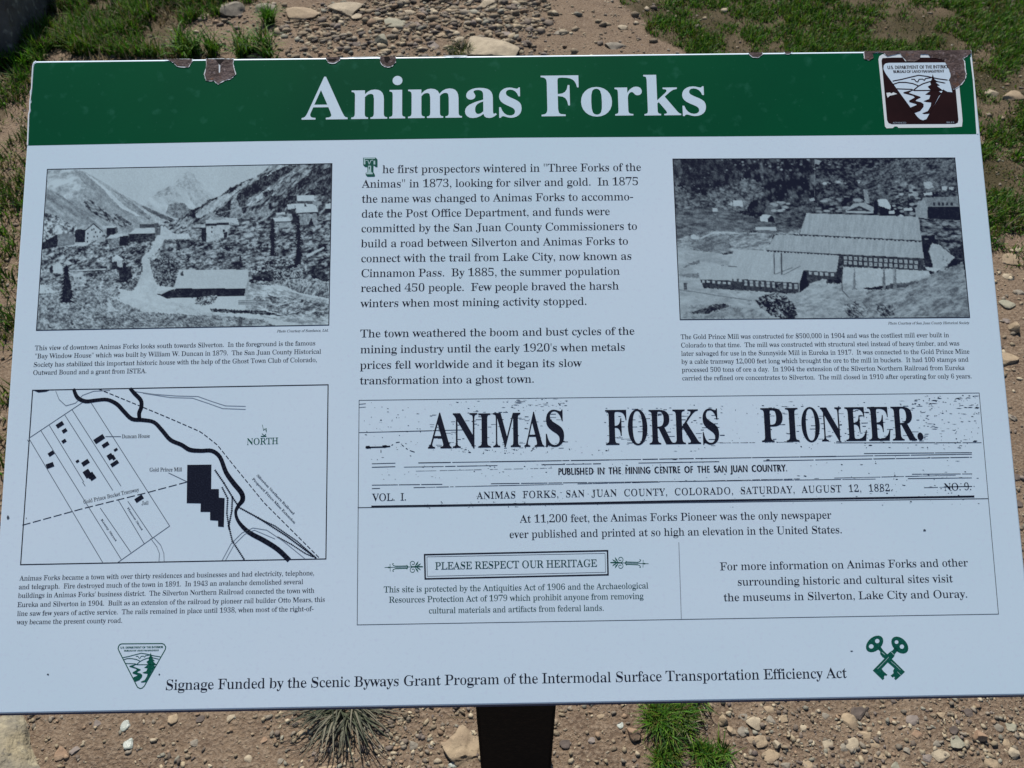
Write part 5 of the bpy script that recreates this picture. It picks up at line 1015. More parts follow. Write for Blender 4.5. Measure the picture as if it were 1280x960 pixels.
B.fill(ye((215, 670), (235, 655), (270, 680), (270, 700), (220, 700)), 0.86); B.fill(ye((1160, 375), (1200, 365), (1210, 390), (1170, 395)), 0.7); B.line(ye((1205, 60), (1205, 370)), 0.7, 0.6, 0.7); B.fill(ye((1205, 60), (1260, 70), (1240, 100), (1205, 95)), 0.65)
B.fill(yf((495, 380), (560, 370), (600, 430), (595, 460), (500, 430)), 0.88, jag=0.8); B.fill(yf((500, 340), (590, 345), (580, 380), (510, 375)), 0.35); B.fill(yf((865, 240), (930, 240), (940, 290), (870, 290)), 0.78, 0.1, 1, jag=1.2); B.fill(yf((1005, 275), (1050, 275), (1045, 310), (1010, 305)), 0.82, jag=0.8); B.fill(yf((1060, 280), (1105, 280), (1100, 300), (1065, 300)), 0.78, jag=0.8)
B.fill(yf((860, 330), (930, 320), (930, 345), (865, 348)), 0.85); B.fill(yf((700, 450), (770, 445), (770, 470), (700, 470)), 0.84, jag=0.6); B.fill(yf((580, 475), (630, 465), (630, 495), (585, 495)), 0.85, jag=0.5); B.fill(yf((640, 520), (680, 498), (720, 522)), 0.85)
B.fill(yf((380, 300), (410, 300), (430, 410), (390, 410)), 0.6, 0.1, 1, jag=1)
# roofs: corrugated sheets run down the slope
def roof(poly, tone=0.74, ang=98, a=0.09): B.fill(poly, tone, a, 1.5, ang, 9, 1.5)
yr = lambda *p: [(x, y) for q in p for x, y in q]
roof(yr(ye((1140, 490)), yf((820, 518), (845, 708)), ye((1085, 657))))
roof(yr(ye((890, 662)), yf((0, 670), (845, 715), (862, 850), (0, 808)), ye((820, 785))))
roof(yr(yg((560, 335), (820, 340)), yh((185, 378), (165, 513)), yg((1115, 500), (1085, 600), (545, 565), (545, 580), (285, 572), (340, 463), (515, 462))), 0.80, 106, 0.05)
roof(yr(yg((940, 360)), yh((185, 378), (165, 513)), yg((1115, 500), (900, 480))), 0.76, 106, 0.05)
def eave(p, q, n, w=1.4, t=0.12):
    B.line([p, q], 0.8, 0.25)
    for k in range(n):
        f = (k+0.5)/n; x = p[0]+(q[0]-p[0])*f; y = p[1]+(q[1]-p[1])*f+0.6
        B.fill([(x-0.9*w, y-0.8), (x+0.9*w, y-0.8), (x+0.9*w, y+0.9), (x-0.9*w, y+0.9)], t)
eave(ye((1085, 660))[0], yf((845, 713))[0], 30); eave(ye((820, 788))[0], yf((190, 820))[0], 22)
# dormer
B.fill(yf((235, 470), (300, 415), (380, 405), (460, 440), (462, 492), (250, 490)), 0.70, 0.1, 1.5); B.fill(yf((250, 470), (345, 430), (440, 475)), 0.16); B.fill(yf((330, 450), (365, 450), (370, 468), (335, 468)), 0.5); B.line(yf((250, 490), (460, 500)), 1.0, 0.08); B.line(yf((245, 478), (455, 485)), 0.9, 0.8)
# long wall with two rows of windows
B.fill(yh((190, 378), (850, 405), (862, 500), (208, 458)), 0.20, 0.05, 1.5)
for k in range(15):
    f = k/14
    for yy0, yy1 in ((400, 435), (437, 473)):
        x, y = 235+(800-235)*f, yy0+(yy1-yy0)*f
        B.fill(yh((x-13, y-14), (x+12, y-14), (x+13, y+13), (x-12, y+13)), 0.72); B.fill(yh((x-4, y-5), (x+3, y-5), (x+3, y+4), (x-4, y+4)), 0.45)
B.fill(yh((182, 390), (222, 395), (212, 560), (165, 573), (168, 515)), 0.16, 0.05, 1.5); B.spots(yh((185, 395), (218, 400), (210, 480), (190, 480)), 5, 0.7, 1, 0.5, 4)
B.fill(yg((1115, 500), (1150, 500), (1380, 515), (1380, 575), (1140, 560)), 0.22); B.fill(yh((-60, 510), (165, 515), (162, 573), (-60, 565)), 0.22)
for x, y in [(1170, 520), (1213, 521), (1258, 524)]: B.fill(yg((x-13, y-10), (x+12, y-9), (x+12, y+12), (x-12, y+11)), 0.74)
for x, y in [(2, 525), (43, 528), (87, 530), (132, 534)]: B.fill(yh((x-13, y-12), (x+12, y-11), (x+12, y+13), (x-12, y+12)), 0.74)
B.fill(yg((1085, 602), (1115, 500), (1140, 510), (1145, 570), (1165, 615), (1085, 678)), 0.05, jag=0.5)
B.fill(yg((295, 573), (545, 585), (548, 567), (1085, 603), (1080, 680), (545, 648), (315, 630)), 0.20, 0.05, 1.5)
for x, y in [(315, 588), (355, 590), (398, 593), (440, 598), (482, 600), (522, 602), (568, 577), (612, 582)]: B.fill(yg((x-13, y-10), (x+12, y-9), (x+12, y+9), (x-12, y+9)), 0.78)
for k in range(10):
    x = 655+(1056-655)*k/9; y = 600+(628-600)*k/9; B.fill(yg((x-12, y-22), (x+11, y-21), (x+12, y+22), (x-12, y+21)), 0.72); B.line(yg((x-10, y), (x+10, y)), 0.8, 0.35)
B.fill(yg((885, 610), (940, 600), (945, 660), (890, 665)), 0.25, 0.4, 1.2, jag=1.5); B.line(yg((1080, 600), (1082, 700)), 0.8, 0.75)
B.line(yg((880, 362), (883, 525)), 1.2, 0.22); B.line(yg((938, 365), (942, 530)), 1.7, 0.22); B.line(yg((890, 530), (1025, 478)), 0.8, 0.35); B.line(yg((955, 535), (1090, 465)), 0.8, 0.35); B.line(yg((515, 466), (580, 470)), 1.2, 0.35)
# building at the right edge
B.fill(yf((795, 450), (860, 365), (1140, 355), (1155, 440), (1155, 530), (890, 535), (800, 520)), 0.52, 0.05, 2); B.fill(yf((795, 450), (860, 370), (890, 440), (890, 535), (800, 520)), 0.64, 0.05, 2); B.fill(yf((893, 440), (1150, 440), (1158, 548), (893, 530)), 0.05)
for x in (945, 985, 1015, 1050, 1085): B.fill(yf((x-9, 402), (x+9, 402), (x+9, 428), (x-9, 428)), 0.14)
for x, s_ in ((1068, 1), (1105, 2), (1119, 3)): B.tree(x, 333, 362, 3.5, 0.5, s_)
B.tree(1105, 334, 355, 2.6, 0.38, 4); B.line(yh((207, 560), (210, 660), (262, 715)), 1.2, 0.3); B.line(yh((618, 480), (620, 600)), 0.8, 0.55)
B.V = (B.V + B.tex(0.12, 1.1, 0, 1, 1.5)*(B.V < 0.66))*0.94
phr = B.build('photograph_print', 'printed black and white photograph of the big stepped mill with rows of windows')
Flat(Z2).frame(*cornR, 1.0).build('border_line', M_black, phr)

# ------------------------------------------------------------------ the ground
def gnoise(x, y, s, seed, o=4): return fbm(np.asarray(x)/s, np.asarray(y)/s, seed, o)-0.5
def zg(x, y):
    "height of the ground surface"
    x = np.asarray(x, float); y = np.asarray(y, float)
    near = np.clip(1-np.hypot(x, y-1.5)/12, 0, 1)
    return (gnoise(x, y, 0.9, 3, 3)*0.05 + gnoise(x, y, 0.16, 4, 3)*0.014 + gnoise(x, y, 0.03, 8, 3)*0.006)*near - 0.012
ax = lambda a, b, n: np.linspace(a, b, n)
gx = np.concatenate([-np.geomspace(900, 4.2, 26), ax(-4, 4, 420), np.geomspace(4.2, 900, 26)])
gy = np.concatenate([-np.geomspace(900, 0.75, 26), ax(-0.6, 5.2, 330), np.geomspace(5.4, 900, 26)])
GX, GY = np.meshgrid(gx, gy); GZ = zg(GX, GY)
idx = np.arange(GX.size).reshape(GX.shape)
F = np.stack([idx[:-1, :-1], idx[:-1, 1:], idx[1:, 1:], idx[1:, :-1]], -1).reshape(-1, 4)

def in_poly(X, Y, poly):
    m = np.zeros(np.shape(X), bool); n = len(poly)
    for i in range(n):
        x1, y1 = poly[i]; x2, y2 = poly[(i+1) % n]
        if y1 == y2: continue
        m ^= ((y1 > Y) != (y2 > Y)) & (X < (x2-x1)*(Y-y1)/(y2-y1)+x1)
    return m
def gpoly(*px): return [tuple(ground(*p)[:2]) for p in px]
# where turf grows (traced in the photograph, carried on beyond the frame)
TURF_L = gpoly((-700, -260), (330, -260), (352, -20), (300, 12), (228, 20), (198, 44), (235, 62), (225, 78), (150, 76), (60, 66), (20, 120), (-20, 240), (-60, 420), (-300, 430))
TURF_R = gpoly((770, -20), (830, 45), (900, 75), (1060, 82), (1180, 90), (1215, 180), (1232, 270), (1262, 285), (1300, 265), (1700, 250), (2300, -80), (1500, -260), (740, -260))
def edge_soft(X, Y, poly, seed, w=0.10):
    return in_poly(X+gnoise(X, Y, 0.28, seed, 3)*w*3, Y+gnoise(X, Y, 0.28, seed+9, 3)*w*3, poly)

mg = bpy.data.materials.new('dirt_ground'); mg.use_nodes = True
nt = mg.node_tree; N = nt.nodes; Lk = nt.links; bs = N['Principled BSDF']; bs.inputs['Roughness'].default_value = 0.95; bs.inputs['Specular IOR Level'].default_value = 0.15
position_node = N.new('ShaderNodeNewGeometry')
def tnoise(scale, det, lo, hi):
    t = N.new('ShaderNodeTexNoise'); t.inputs['Scale'].default_value = scale; t.inputs['Detail'].default_value = det
    Lk.new(position_node.outputs['Position'], t.inputs['Vector'])
    m = N.new('ShaderNodeMapRange'); m.inputs[1].default_value = lo; m.inputs[2].default_value = hi; Lk.new(t.outputs['Fac'], m.inputs[0]); return m.outputs[0], t.outputs['Fac']
def cmix(fac, a, b):
    m = N.new('ShaderNodeMix'); m.data_type = 'RGBA'; Lk.new(fac, m.inputs[0])
    for k, v in ((6, a), (7, b)):
        if isinstance(v, tuple): m.inputs[k].default_value = (*v, 1)
        else: Lk.new(v, m.inputs[k])
    return m.outputs[2]
f1, _ = tnoise(2.2, 5, 0.35, 0.7); f2, h2 = tnoise(26, 6, 0.4, 0.72); f3, h3 = tnoise(160, 5, 0.42, 0.7); f4, h4 = tnoise(480, 3, 0.55, 0.75)
c = cmix(f1, (0.140, 0.099, 0.067), (0.182, 0.134, 0.092)); c = cmix(f2, c, (0.100, 0.069, 0.048)); c = cmix(f3, c, (0.225, 0.175, 0.128)); c = cmix(f4, c, (0.10, 0.07, 0.055))
ta = N.new('ShaderNodeAttribute'); ta.attribute_name = 'turf'; _, hg = tnoise(14, 4, 0, 1); c = cmix(ta.outputs['Fac'], c, (0.050, 0.041, 0.020))  # mossy soil under turf, darkened further to paint in shadow between blades
Lk.new(c, bs.inputs['Base Color'])
vor = N.new('ShaderNodeTexVoronoi'); vor.inputs['Scale'].default_value = 130; Lk.new(position_node.outputs['Position'], vor.inputs['Vector'])
b1 = N.new('ShaderNodeBump'); b1.inputs['Strength'].default_value = 0.8; b1.inputs['Distance'].default_value = 0.006; Lk.new(h3, b1.inputs['Height'])
b2 = N.new('ShaderNodeBump'); b2.invert = True; b2.inputs['Strength'].default_value = 0.5; b2.inputs['Distance'].default_value = 0.003; Lk.new(vor.outputs['Distance'], b2.inputs['Height']); Lk.new(b1.outputs[0], b2.inputs['Normal'])
b3 = N.new('ShaderNodeBump'); b3.inputs['Strength'].default_value = 0.8; b3.inputs['Distance'].default_value = 0.002; Lk.new(h4, b3.inputs['Height']); Lk.new(b2.outputs[0], b3.inputs['Normal'])
Lk.new(b3.outputs[0], bs.inputs['Normal'])
_gm = mesh('ground', np.column_stack([GX.ravel(), GY.ravel(), GZ.ravel()]), F, mg, True)
_tf = (edge_soft(GX, GY, TURF_L, 41) | edge_soft(GX, GY, TURF_R, 42)).astype(float)*np.clip(0.8+gnoise(GX, GY, 0.22, 47, 3)*1.3, 0.5, 1)
_at = _gm.attributes.new('turf', 'FLOAT', 'POINT'); _at.data.foreach_set('value', _tf.ravel().astype(np.float32))
gr = link('ground', _gm); gr['kind'] = 'structure'

# ------------------------------------------------------------------ stones
import bmesh
def ico(sub):
    bm = bmesh.new(); bmesh.ops.create_icosphere(bm, subdivisions=sub, radius=1.0)
    v = np.array([q.co[:] for q in bm.verts]); f = np.array([[w.index for w in q.verts] for q in bm.faces]); bm.free(); return v, f
ICO = {k: ico(k) for k in (1, 2, 3, 4)}
def rock_shape(sub, seed, cuts=7, rough=0.10, depth=0.64):
    v, f = ICO[sub]; v = v.copy(); r = np.random.default_rng(seed)
    for _ in range(cuts):
        n = r.normal(size=3); n /= np.linalg.norm(n); d = r.uniform(depth-0.12, depth+0.16)
        s = v @ n; v = v - np.outer(np.maximum(s-d, 0)*0.92, n)
    if rough:
        n1 = vnoise(v[:, 0]*2.3+seed, v[:, 1]*2.3+v[:, 2]*1.7, seed)-0.5; n2 = vnoise(v[:, 0]*6+v[:, 2]*5, v[:, 1]*6-v[:, 2]*4+seed, seed+3)-0.5
        v = v*(1+rough*n1*2+rough*0.5*n2)[:, None]
    v /= np.abs(v).max(0); return v, f
def stone_mat(name, a, b, c=None, rough=0.85):
    return material(name, a, rough, 0.3, noise=[(28, 6, b, 0.4, 0.62), (130, 4, c or tuple(x*0.55 for x in a), 0.56, 0.75), (420, 3, tuple(min(1, x*1.5) for x in a), 0.6, 0.75)], bump=[(60, 0.5, 0.004), (320, 0.5, 0.0015)])
SM = {
 'tan': stone_mat('tan_stone', (0.28, 0.218, 0.145), (0.225, 0.17, 0.115)),
 'cream': stone_mat('cream_stone', (0.32, 0.27, 0.195), (0.24, 0.20, 0.145)),
 'grey': stone_mat('grey_stone', (0.20, 0.18, 0.145), (0.15, 0.132, 0.108)),
 'green': stone_mat('greenish_grey_stone', (0.21, 0.205, 0.155), (0.26, 0.245, 0.185)),
 'dark': stone_mat('dark_stone', (0.075, 0.06, 0.052), (0.13, 0.105, 0.09)),
 'purple': stone_mat('purplish_grey_stone', (0.165, 0.14, 0.125), (0.22, 0.185, 0.16)),
 'brown': stone_mat('reddish_brown_stone', (0.22, 0.145, 0.095), (0.28, 0.205, 0.14)),
 'white': stone_mat('white_quartz', (0.36, 0.385, 0.35), (0.24, 0.27, 0.24), (0.16, 0.19, 0.17), 0.35),
}
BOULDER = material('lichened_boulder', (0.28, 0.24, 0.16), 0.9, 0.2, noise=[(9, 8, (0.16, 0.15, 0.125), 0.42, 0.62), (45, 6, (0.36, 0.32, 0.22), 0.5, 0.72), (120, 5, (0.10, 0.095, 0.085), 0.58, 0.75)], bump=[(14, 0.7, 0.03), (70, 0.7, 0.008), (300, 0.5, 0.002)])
SHADE_BOULDER = material('shade_dark_boulder', (0.13, 0.12, 0.105), 0.9, 0.2, noise=[(7, 8, (0.07, 0.065, 0.06), 0.4, 0.6), (40, 6, (0.26, 0.25, 0.21), 0.56, 0.75)], bump=[(14, 0.7, 0.03), (70, 0.7, 0.008)])  # stone colour darkened to paint in the shade on its near face
def place_rock(px, py, w, h, kind, label, group=None, rot=None, tall=None, flat=None, sub=3, name='stone', zz=None, rough=0.09):
    p = ground(px, py); d = np.linalg.norm(p-CAM); s = d/FPX
    el = math.asin(CAM[2]/d)
    W = w*s/2; Hs = h*s/2
    D = min(W*1.05, Hs/math.sin(el)) if not tall else W*0.9
    z = max(0.32*min(W, D), (Hs - D*math.sin(el)*0.85)/max(math.cos(el), 0.2))
    z = min(z, 1.1*max(W, D))
    if flat: z = 0.22*W
    if zz: z = zz
    seed = int(abs(px*7+py*13))
    v, f = rock_shape(sub, seed, 12, rough, 0.54)
    if rot is not None:
        a = math.radians(rot); L, S = max(W, D), min(W, D)
        v = v*np.array([L, S, z]); v = v @ np.array([[math.cos(a), math.sin(a), 0], [-math.sin(a), math.cos(a), 0], [0, 0, 1]])
    else: v = v*np.array([W, D, z])
    v[:, 2] += z*0.15
    me = mesh(name, v, f, SM[kind] if isinstance(kind, str) else kind, True)
    try: me.set_sharp_from_angle(angle=math.radians(22))
    except Exception: pass
    o = link(name, me); g = float(zg(p[0], p[1])); o.location = (p[0], p[1], g)
    return setp(o, label, 'rock' if name == 'boulder' else 'stone', group)
rocks = [
 # beyond the sign, in the stony track
 (378, 15, 38, 21, 'tan', 'broad flat tan stone in the track behind the sign, left of the pale slab'), (433, 8, 40, 15, 'cream', 'pale flat slab lying at the top of the stony track behind the sign'),
 (447, 18, 14, 8, 'cream', 'small pale stone touching the near side of the pale flat slab'), (490, 26, 30, 11, 'green', 'greenish grey flat stone sunk in the track above the angular grey block'),
 (475, 47, 18, 19, 'green', 'angular greenish grey block standing just above the round enamel chip'), (476, 61, 11, 7, 'cream', 'small cream stone between the angular grey block and the sign edge'),
 (463, 49, 9, 9, 'dark', 'small dark stone leaning on the left of the angular grey block'), (446, 51, 12, 6, 'dark', 'thin dark stone farther left of the angular grey block'),
 (509, 28, 12, 6, 'dark', 'dark stone at the right end of the sunken greenish flat stone'), (612, 60, 64, 27, 'cream', 'largest pale stone in the track, right above the middle of the sign edge'),
 (608, 4, 22, 12, 'cream', 'pale stone at the photo top above the largest pale stone'), (585, 27, 12, 9, 'grey', 'small grey stone up and left of the largest pale stone'),
 (551, 39, 16, 8, 'tan', 'tan stone between the angular grey block and the largest pale stone'), (540, 11, 15, 6, 'cream', 'narrow pale stone near the photo top, right of centre track'),
 (659, 51, 13, 8, 'dark', 'dark stone in the track right of the largest pale stone'), (769, 53, 22, 14, 'grey', 'grey stone half buried in dirt at the right side of the track'),
 (780, 29, 12, 6, 'cream', 'small pale stone in bare dirt near the start of the right turf'), (333, 6, 24, 12, 'grey', 'grey stone in the grass at the left side of the track'),
 (542, 53, 15, 9, 'purple', 'purplish stone just left of the dark grass sprig above the sign edge'), (284, 12, 34, 26, 'grey', 'rounded grey stone set in the green grass behind the title band'),
 (255, 17, 12, 7, 'cream', 'little pale stone left of the rounded grey stone in the grass'), (634, 40, 13, 7, 'purple', 'purplish stone above the right shoulder of the largest pale stone'),
 (400, 38, 13, 7, 'tan', 'small tan stone below the broad flat tan stone'), (700, 38, 12, 7, 'grey', 'grey stone alone in the bare right half of the track'), (512, 12, 12, 7, 'cream', 'cream stone right of the pale slab at the photo top'),
 (668, 22, 12, 6, 'tan', 'tan stone midway between the track centre and the bare right side'), (575, 46, 12, 7, 'cream', 'cream stone close to the left end of the largest pale stone'),
 # right margin
 (1239, 113, 17, 7, 'cream', 'pale flat stone in the turf right of the brown emblem sticker'), (1268, 118, 24, 8, 'tan', 'long tan stone in the turf at the right photo edge'),
 (1266, 321, 20, 11, 'tan', 'tan flat stone in the dirt right of the mill photograph'), (1273, 308, 14, 5, 'cream', 'thin pale stone just beyond the tan flat stone at the right edge'), (1250, 296, 12, 6, 'dark', 'dark stone at the lower border of the right turf'),
 (1261, 341, 10, 8, 'cream', 'small cream stone beside the sign level with the mill photograph'), (1259, 376, 18, 10, 'green', 'greenish wedge stone beside the lower corner of the mill photograph'), (1268, 409, 13, 19, 'tan', 'elongated tan stone pointing away, right of the mill caption'),
 (1266, 445, 23, 11, 'tan', 'lumpy tan stone right of the mill caption end'), (1277, 362, 9, 6, 'grey', 'grey pebble at the right edge near the greenish wedge stone'), (1265, 518, 12, 10, 'grey', 'grey stone right of the newspaper headline'),
 (1271, 594, 12, 7, 'dark', 'dark stone right of the thick masthead rule'), (1273, 626, 10, 9, 'dark', 'small dark stone at the right edge below the masthead rule'), (1261, 398, 8, 6, 'purple', 'purplish pebble left of the elongated tan stone'),
 # below the sign, right of the post
 (706, 928, 12, 12, 'dark', 'round dark stone immediately right of the post'), (791, 916, 18, 26, 'brown', 'brown stone with a pointed shadow, left of the green tuft'), (776, 905, 9, 7, 'white', 'white pebble beside the brown pointed stone'),
 (752, 893, 10, 7, 'tan', 'tan pebble under the sign edge between post and green tuft'), (740, 925, 9, 9, 'purple', 'purplish pebble between the round dark stone and the brown stone'),
 (907, 899, 12, 18, 'tan', 'tilted tan stone at the right side of the green tuft'), (916, 912, 13, 14, 'tan', 'blocky tan stone touching the tilted one by the green tuft'), (944, 899, 18, 18, 'cream', 'roundish cream stone, biggest of the cluster right of the green tuft'),
 (932, 892, 11, 8, 'grey', 'grey stone against the upper left of the roundish cream stone'), (929, 911, 10, 10, 'grey', 'grey stone under the roundish cream stone'), (941, 920, 10, 9, 'tan', 'small tan stone below the roundish cream stone'),
 (965, 897, 12, 11, 'grey', 'grey stone right of the roundish cream stone'), (983, 896, 10, 10, 'tan', 'tan pebble farthest right in the cluster near the green tuft'), (954, 925, 14, 14, 'tan', 'mid sized tan stone centrally below the cream stone cluster'),
 (973, 927, 11, 15, 'cream', 'narrow upright cream stone right of the mid sized tan stone'), (968, 941, 22, 15, 'tan', 'wide tan stone with dark underside, lowest of the cluster'), (963, 883, 12, 7, 'tan', 'tan stone partly under the sign edge above the cluster'),
 (1066, 897, 17, 18, 'tan', 'tan stone in front of the dark brown block under the key emblem'), (1077, 884, 24, 16, 'dark', 'dark brown block at the sign edge behind a tan stone'), (1087, 915, 17, 14, 'tan', 'tan stone lower right of the dark brown block'),
 (1070, 928, 16, 16, 'cream', 'pale slanting stone below the tan stone and dark block'), (1059, 930, 10, 10, 'grey', 'grey pebble left of the pale slanting stone'), (1096, 925, 11, 8, 'tan', 'thin tan stone right of the pale slanting stone'),
 (1037, 927, 14, 13, 'cream', 'faint cream stone flush with the dirt midway along the strip'), (1145, 895, 16, 12, 'purple', 'purple grey stone below the sign far right'), (1149, 915, 12, 9, 'brown', 'brown stone below the purple grey stone'),
 (1118, 896, 8, 8, 'brown', 'brown pebble between dark block and purple grey stone'), (1229, 918, 14, 25, 'brown', 'tall reddish brown stone with a black shadow, far right strip'), (1194, 911, 12, 9, 'dark', 'dark purple stone left of the tall reddish brown stone'),
 (1198, 924, 18, 12, 'green', 'greenish wedge left of the tall reddish brown stone'), (1180, 941, 19, 11, 'cream', 'cream lens shaped stone below the greenish wedge'), (1244, 952, 16, 15, 'tan', 'tan stone at the bottom edge under the tall reddish brown stone'),
 (1250, 904, 11, 10, 'grey', 'grey stone right above the tall reddish brown stone'), (1267, 904, 11, 9, 'green', 'greenish pebble near the right bottom corner'), (1175, 926, 9, 7, 'grey', 'grey pebble left of the greenish wedge'),
 (1272, 938, 12, 15, 'cream', 'cream stone in the bottom right corner'), (1014, 954, 14, 13, 'tan', 'tan stone at the bottom edge below the faint cream stone'), (985, 952, 12, 9, 'grey', 'grey stone at the bottom edge below the wide tan stone'),
 (1123, 954, 10, 8, 'green', 'greenish pebble at the bottom edge under the brown stone'), (1105, 942, 14, 8, 'tan', 'tan splinter lying diagonally at the strip bottom'), (1213, 887, 10, 8, 'dark', 'dark stone at the sign edge far right'),
 (1163, 945, 11, 8, 'purple', 'purplish stone left of the cream lens shaped stone'), (1035, 890, 10, 7, 'grey', 'grey pebble under the sign edge left of the dark block'), (1008, 905, 9, 8, 'cream', 'cream pebble alone between the cluster and the dark block'),
 (1180, 890, 10, 8, 'tan', 'tan pebble at the sign edge right of the purple grey stone'), (1262, 925, 9, 8, 'tan', 'tan pebble between tall brown stone and right edge'), (1138, 935, 9, 7, 'grey', 'grey pebble below and left of the brown stone'),
 # below the sign, left of the post
 (213, 899, 13, 13, 'tan', 'round tan stone under the sign edge, right of the white quartz pieces'), (248, 897, 11, 8, 'dark', 'dark grey stone right of the round tan stone'), (158, 907, 12, 10, 'white', 'upper white quartz piece in the dirt left of centre'),
 (161, 930, 12, 12, 'white', 'lower white quartz piece in the dirt, nearer the camera'), (74, 942, 14, 13, 'brown', 'brown stone right of the bottom left boulder'), (287, 895, 9, 8, 'cream', 'cream pebble under the sign edge between quartz and dry tuft'),
 (308, 946, 9, 8, 'cream', 'pale pebble at the bottom left of the dry tuft'), (328, 923, 8, 8, 'brown', 'reddish pebble left of the dry tuft'), (374, 914, 12, 9, 'tan', 'tan stone at the left edge of the dry tuft'),
 (516, 929, 13, 10, 'grey', 'grey stone between dry tuft and post'), (567, 953, 12, 7, 'white', 'white pebble on the sunken tan slab by the post'), (404, 958, 30, 7, 'tan', 'long tan stone on the bottom edge under the dry tuft'),
 (93, 936, 10, 9, 'purple', 'purplish pebble right of the brown stone by the boulder'), (120, 905, 9, 8, 'purple', 'purplish pebble left of the upper quartz piece'), (242, 926, 9, 8, 'grey', 'grey pebble below the dark grey stone'),
 (500, 895, 9, 7, 'cream', 'cream pebble under the sign edge right of the dry tuft'), (538, 930, 8, 7, 'purple', 'purplish pebble left of the sunken tan slab'), (348, 950, 9, 8, 'grey', 'grey pebble at the bottom edge left of the dry tuft'),
]
for i, (px, py, w, h, k, lab) in enumerate(rocks):
    tall = (px, py) in ((791, 916), (1229, 918), (475, 47))
    flat = (px, py) in ((490, 26), (1037, 927))
    place_rock(px, py, w*1.08, h*1.05, k, lab, 'loose stones on the ground', tall=tall, flat=flat, sub=4 if w > 30 else 3)
place_rock(578, 940, 58, 58, 'tan', 'big tan slab sunk in the dirt left of the post', 'loose stones on the ground', sub=4, zz=0.011, rough=0.30, rot=35)
place_rock(-6, 950, 110, 108, BOULDER, 'tan lichened boulder with a grey front face in the bottom left corner', 'boulders', sub=4, name='boulder', zz=0.075, rough=0.18)
place_rock(-50, 28, 262, 215, SHADE_BOULDER, 'large dark boulder in the shade of its own top at the top left', 'boulders', sub=4, name='boulder', zz=0.80)

# gravel: uncountable small stones
def scatter(name, n, area, smin, smax, power, seed, mats, density=None, sub=1):
    r = np.random.default_rng(seed)
    X = r.uniform(area[0], area[1], n*3); Y = r.uniform(area[2], area[3], n*3)
    keep = np.ones(len(X), bool) if density is None else r.uniform(size=len(X)) < density(X, Y)
    X, Y = X[keep][:n], Y[keep][:n]; n = len(X)
    S = smin*(smax/smin)**(r.uniform(size=n)**power)
    shapes = [rock_shape(sub, 400+k, 6, 0.22, 0.56) for k in range(14)]
    which = r.integers(0, 14, n); ang = r.uniform(0, 2*math.pi, n); tilt = r.uniform(-0.4, 0.4, n)
    sc = np.stack([S*r.uniform(0.8, 1.35, n), S*r.uniform(0.6, 1.0, n), S*r.uniform(0.35, 0.75, n)], 1)
    Z = zg(X, Y)
    nv = len(ICO[sub][0]); V = np.stack([sh[0] for sh in shapes])[which]*sc[:, None, :]
    ct, st_ = np.cos(tilt)[:, None], np.sin(tilt)[:, None]
    y, z = V[..., 1]*ct-V[..., 2]*st_, V[..., 1]*st_+V[..., 2]*ct
    ca, sa = np.cos(ang)[:, None], np.sin(ang)[:, None]
    V = np.stack([V[..., 0]*ca-y*sa+X[:, None], V[..., 0]*sa+y*ca+Y[:, None], z+(Z+sc[:, 2]*0.35)[:, None]], -1).reshape(-1, 3)
    Fc = (ICO[sub][1][None]+(np.arange(n)*nv)[:, None, None]).reshape(-1, 3)
    stone_tone = np.array([(0.30, 0.245, 0.165), (0.24, 0.19, 0.13), (0.21, 0.18, 0.14), (0.15, 0.12, 0.095), (0.40, 0.34, 0.24), (0.25, 0.175, 0.115), (0.23, 0.22, 0.175), (0.17, 0.14, 0.12), (0.32, 0.27, 0.195), (0.10, 0.08, 0.07)])
    c = stone_tone[r.choice(10, n, p=[.18, .2, .14, .1, .08, .07, .07, .07, .06, .03])]*r.uniform(0.6, 1.08, (n, 1))
    me = mesh(name, V, Fc, mats)
    at = me.color_attributes.new('tone', 'FLOAT_COLOR', 'POINT')
    at.data.foreach_set('color', np.column_stack([np.repeat(c, nv, 0), np.ones(n*nv)]).astype(np.float32).ravel())
    o = link(name, me); return o
M_gravel = material('mixed_gravel', (0.2, 0.2, 0.2), 0.85, 0.3, attr='tone', bump=[(400, 0.6, 0.002)])
def bare(X, Y):
    t = edge_soft(X, Y, TURF_L, 41) | edge_soft(X, Y, TURF_R, 42)
    return np.where(t, 0.45, 1.0)*np.clip(0.55+gnoise(X, Y, 0.25, 77, 3)*2.2, 0.15, 1)
setp(scatter('gravel', 26000, (-1.35, 1.35, -0.05, 0.75), 0.0014, 0.0070, 1.7, 21, M_gravel, bare), 'fine brown and grey gravel scattered on the dirt below and beside the sign', 'gravel', kind='stuff')
trk = gpoly((350, -200), (700, -200), (760, 90), (360, 90))
def track(X, Y): return bare(X, Y)*np.where(in_poly(X+gnoise(X, Y, 0.5, 12, 3)*0.9, Y, trk), 1.0, 0.13)
setp(scatter('track_gravel', 15000, (-1.3, 1.0, 2.2, 4.4), 0.0035, 0.024, 2.0, 22, M_gravel, track), 'coarse grey and tan broken stone covering the track behind the sign', 'gravel', kind='stuff')
def sides(X, Y): return bare(X, Y)
setp(scatter('loose_gravel', 20000, (-2.4, 2.4, 0.5, 4.0), 0.0020, 0.010, 2.2, 23, M_gravel, sides), 'small loose pebbles in the bare dirt round the turf', 'gravel', kind='stuff')

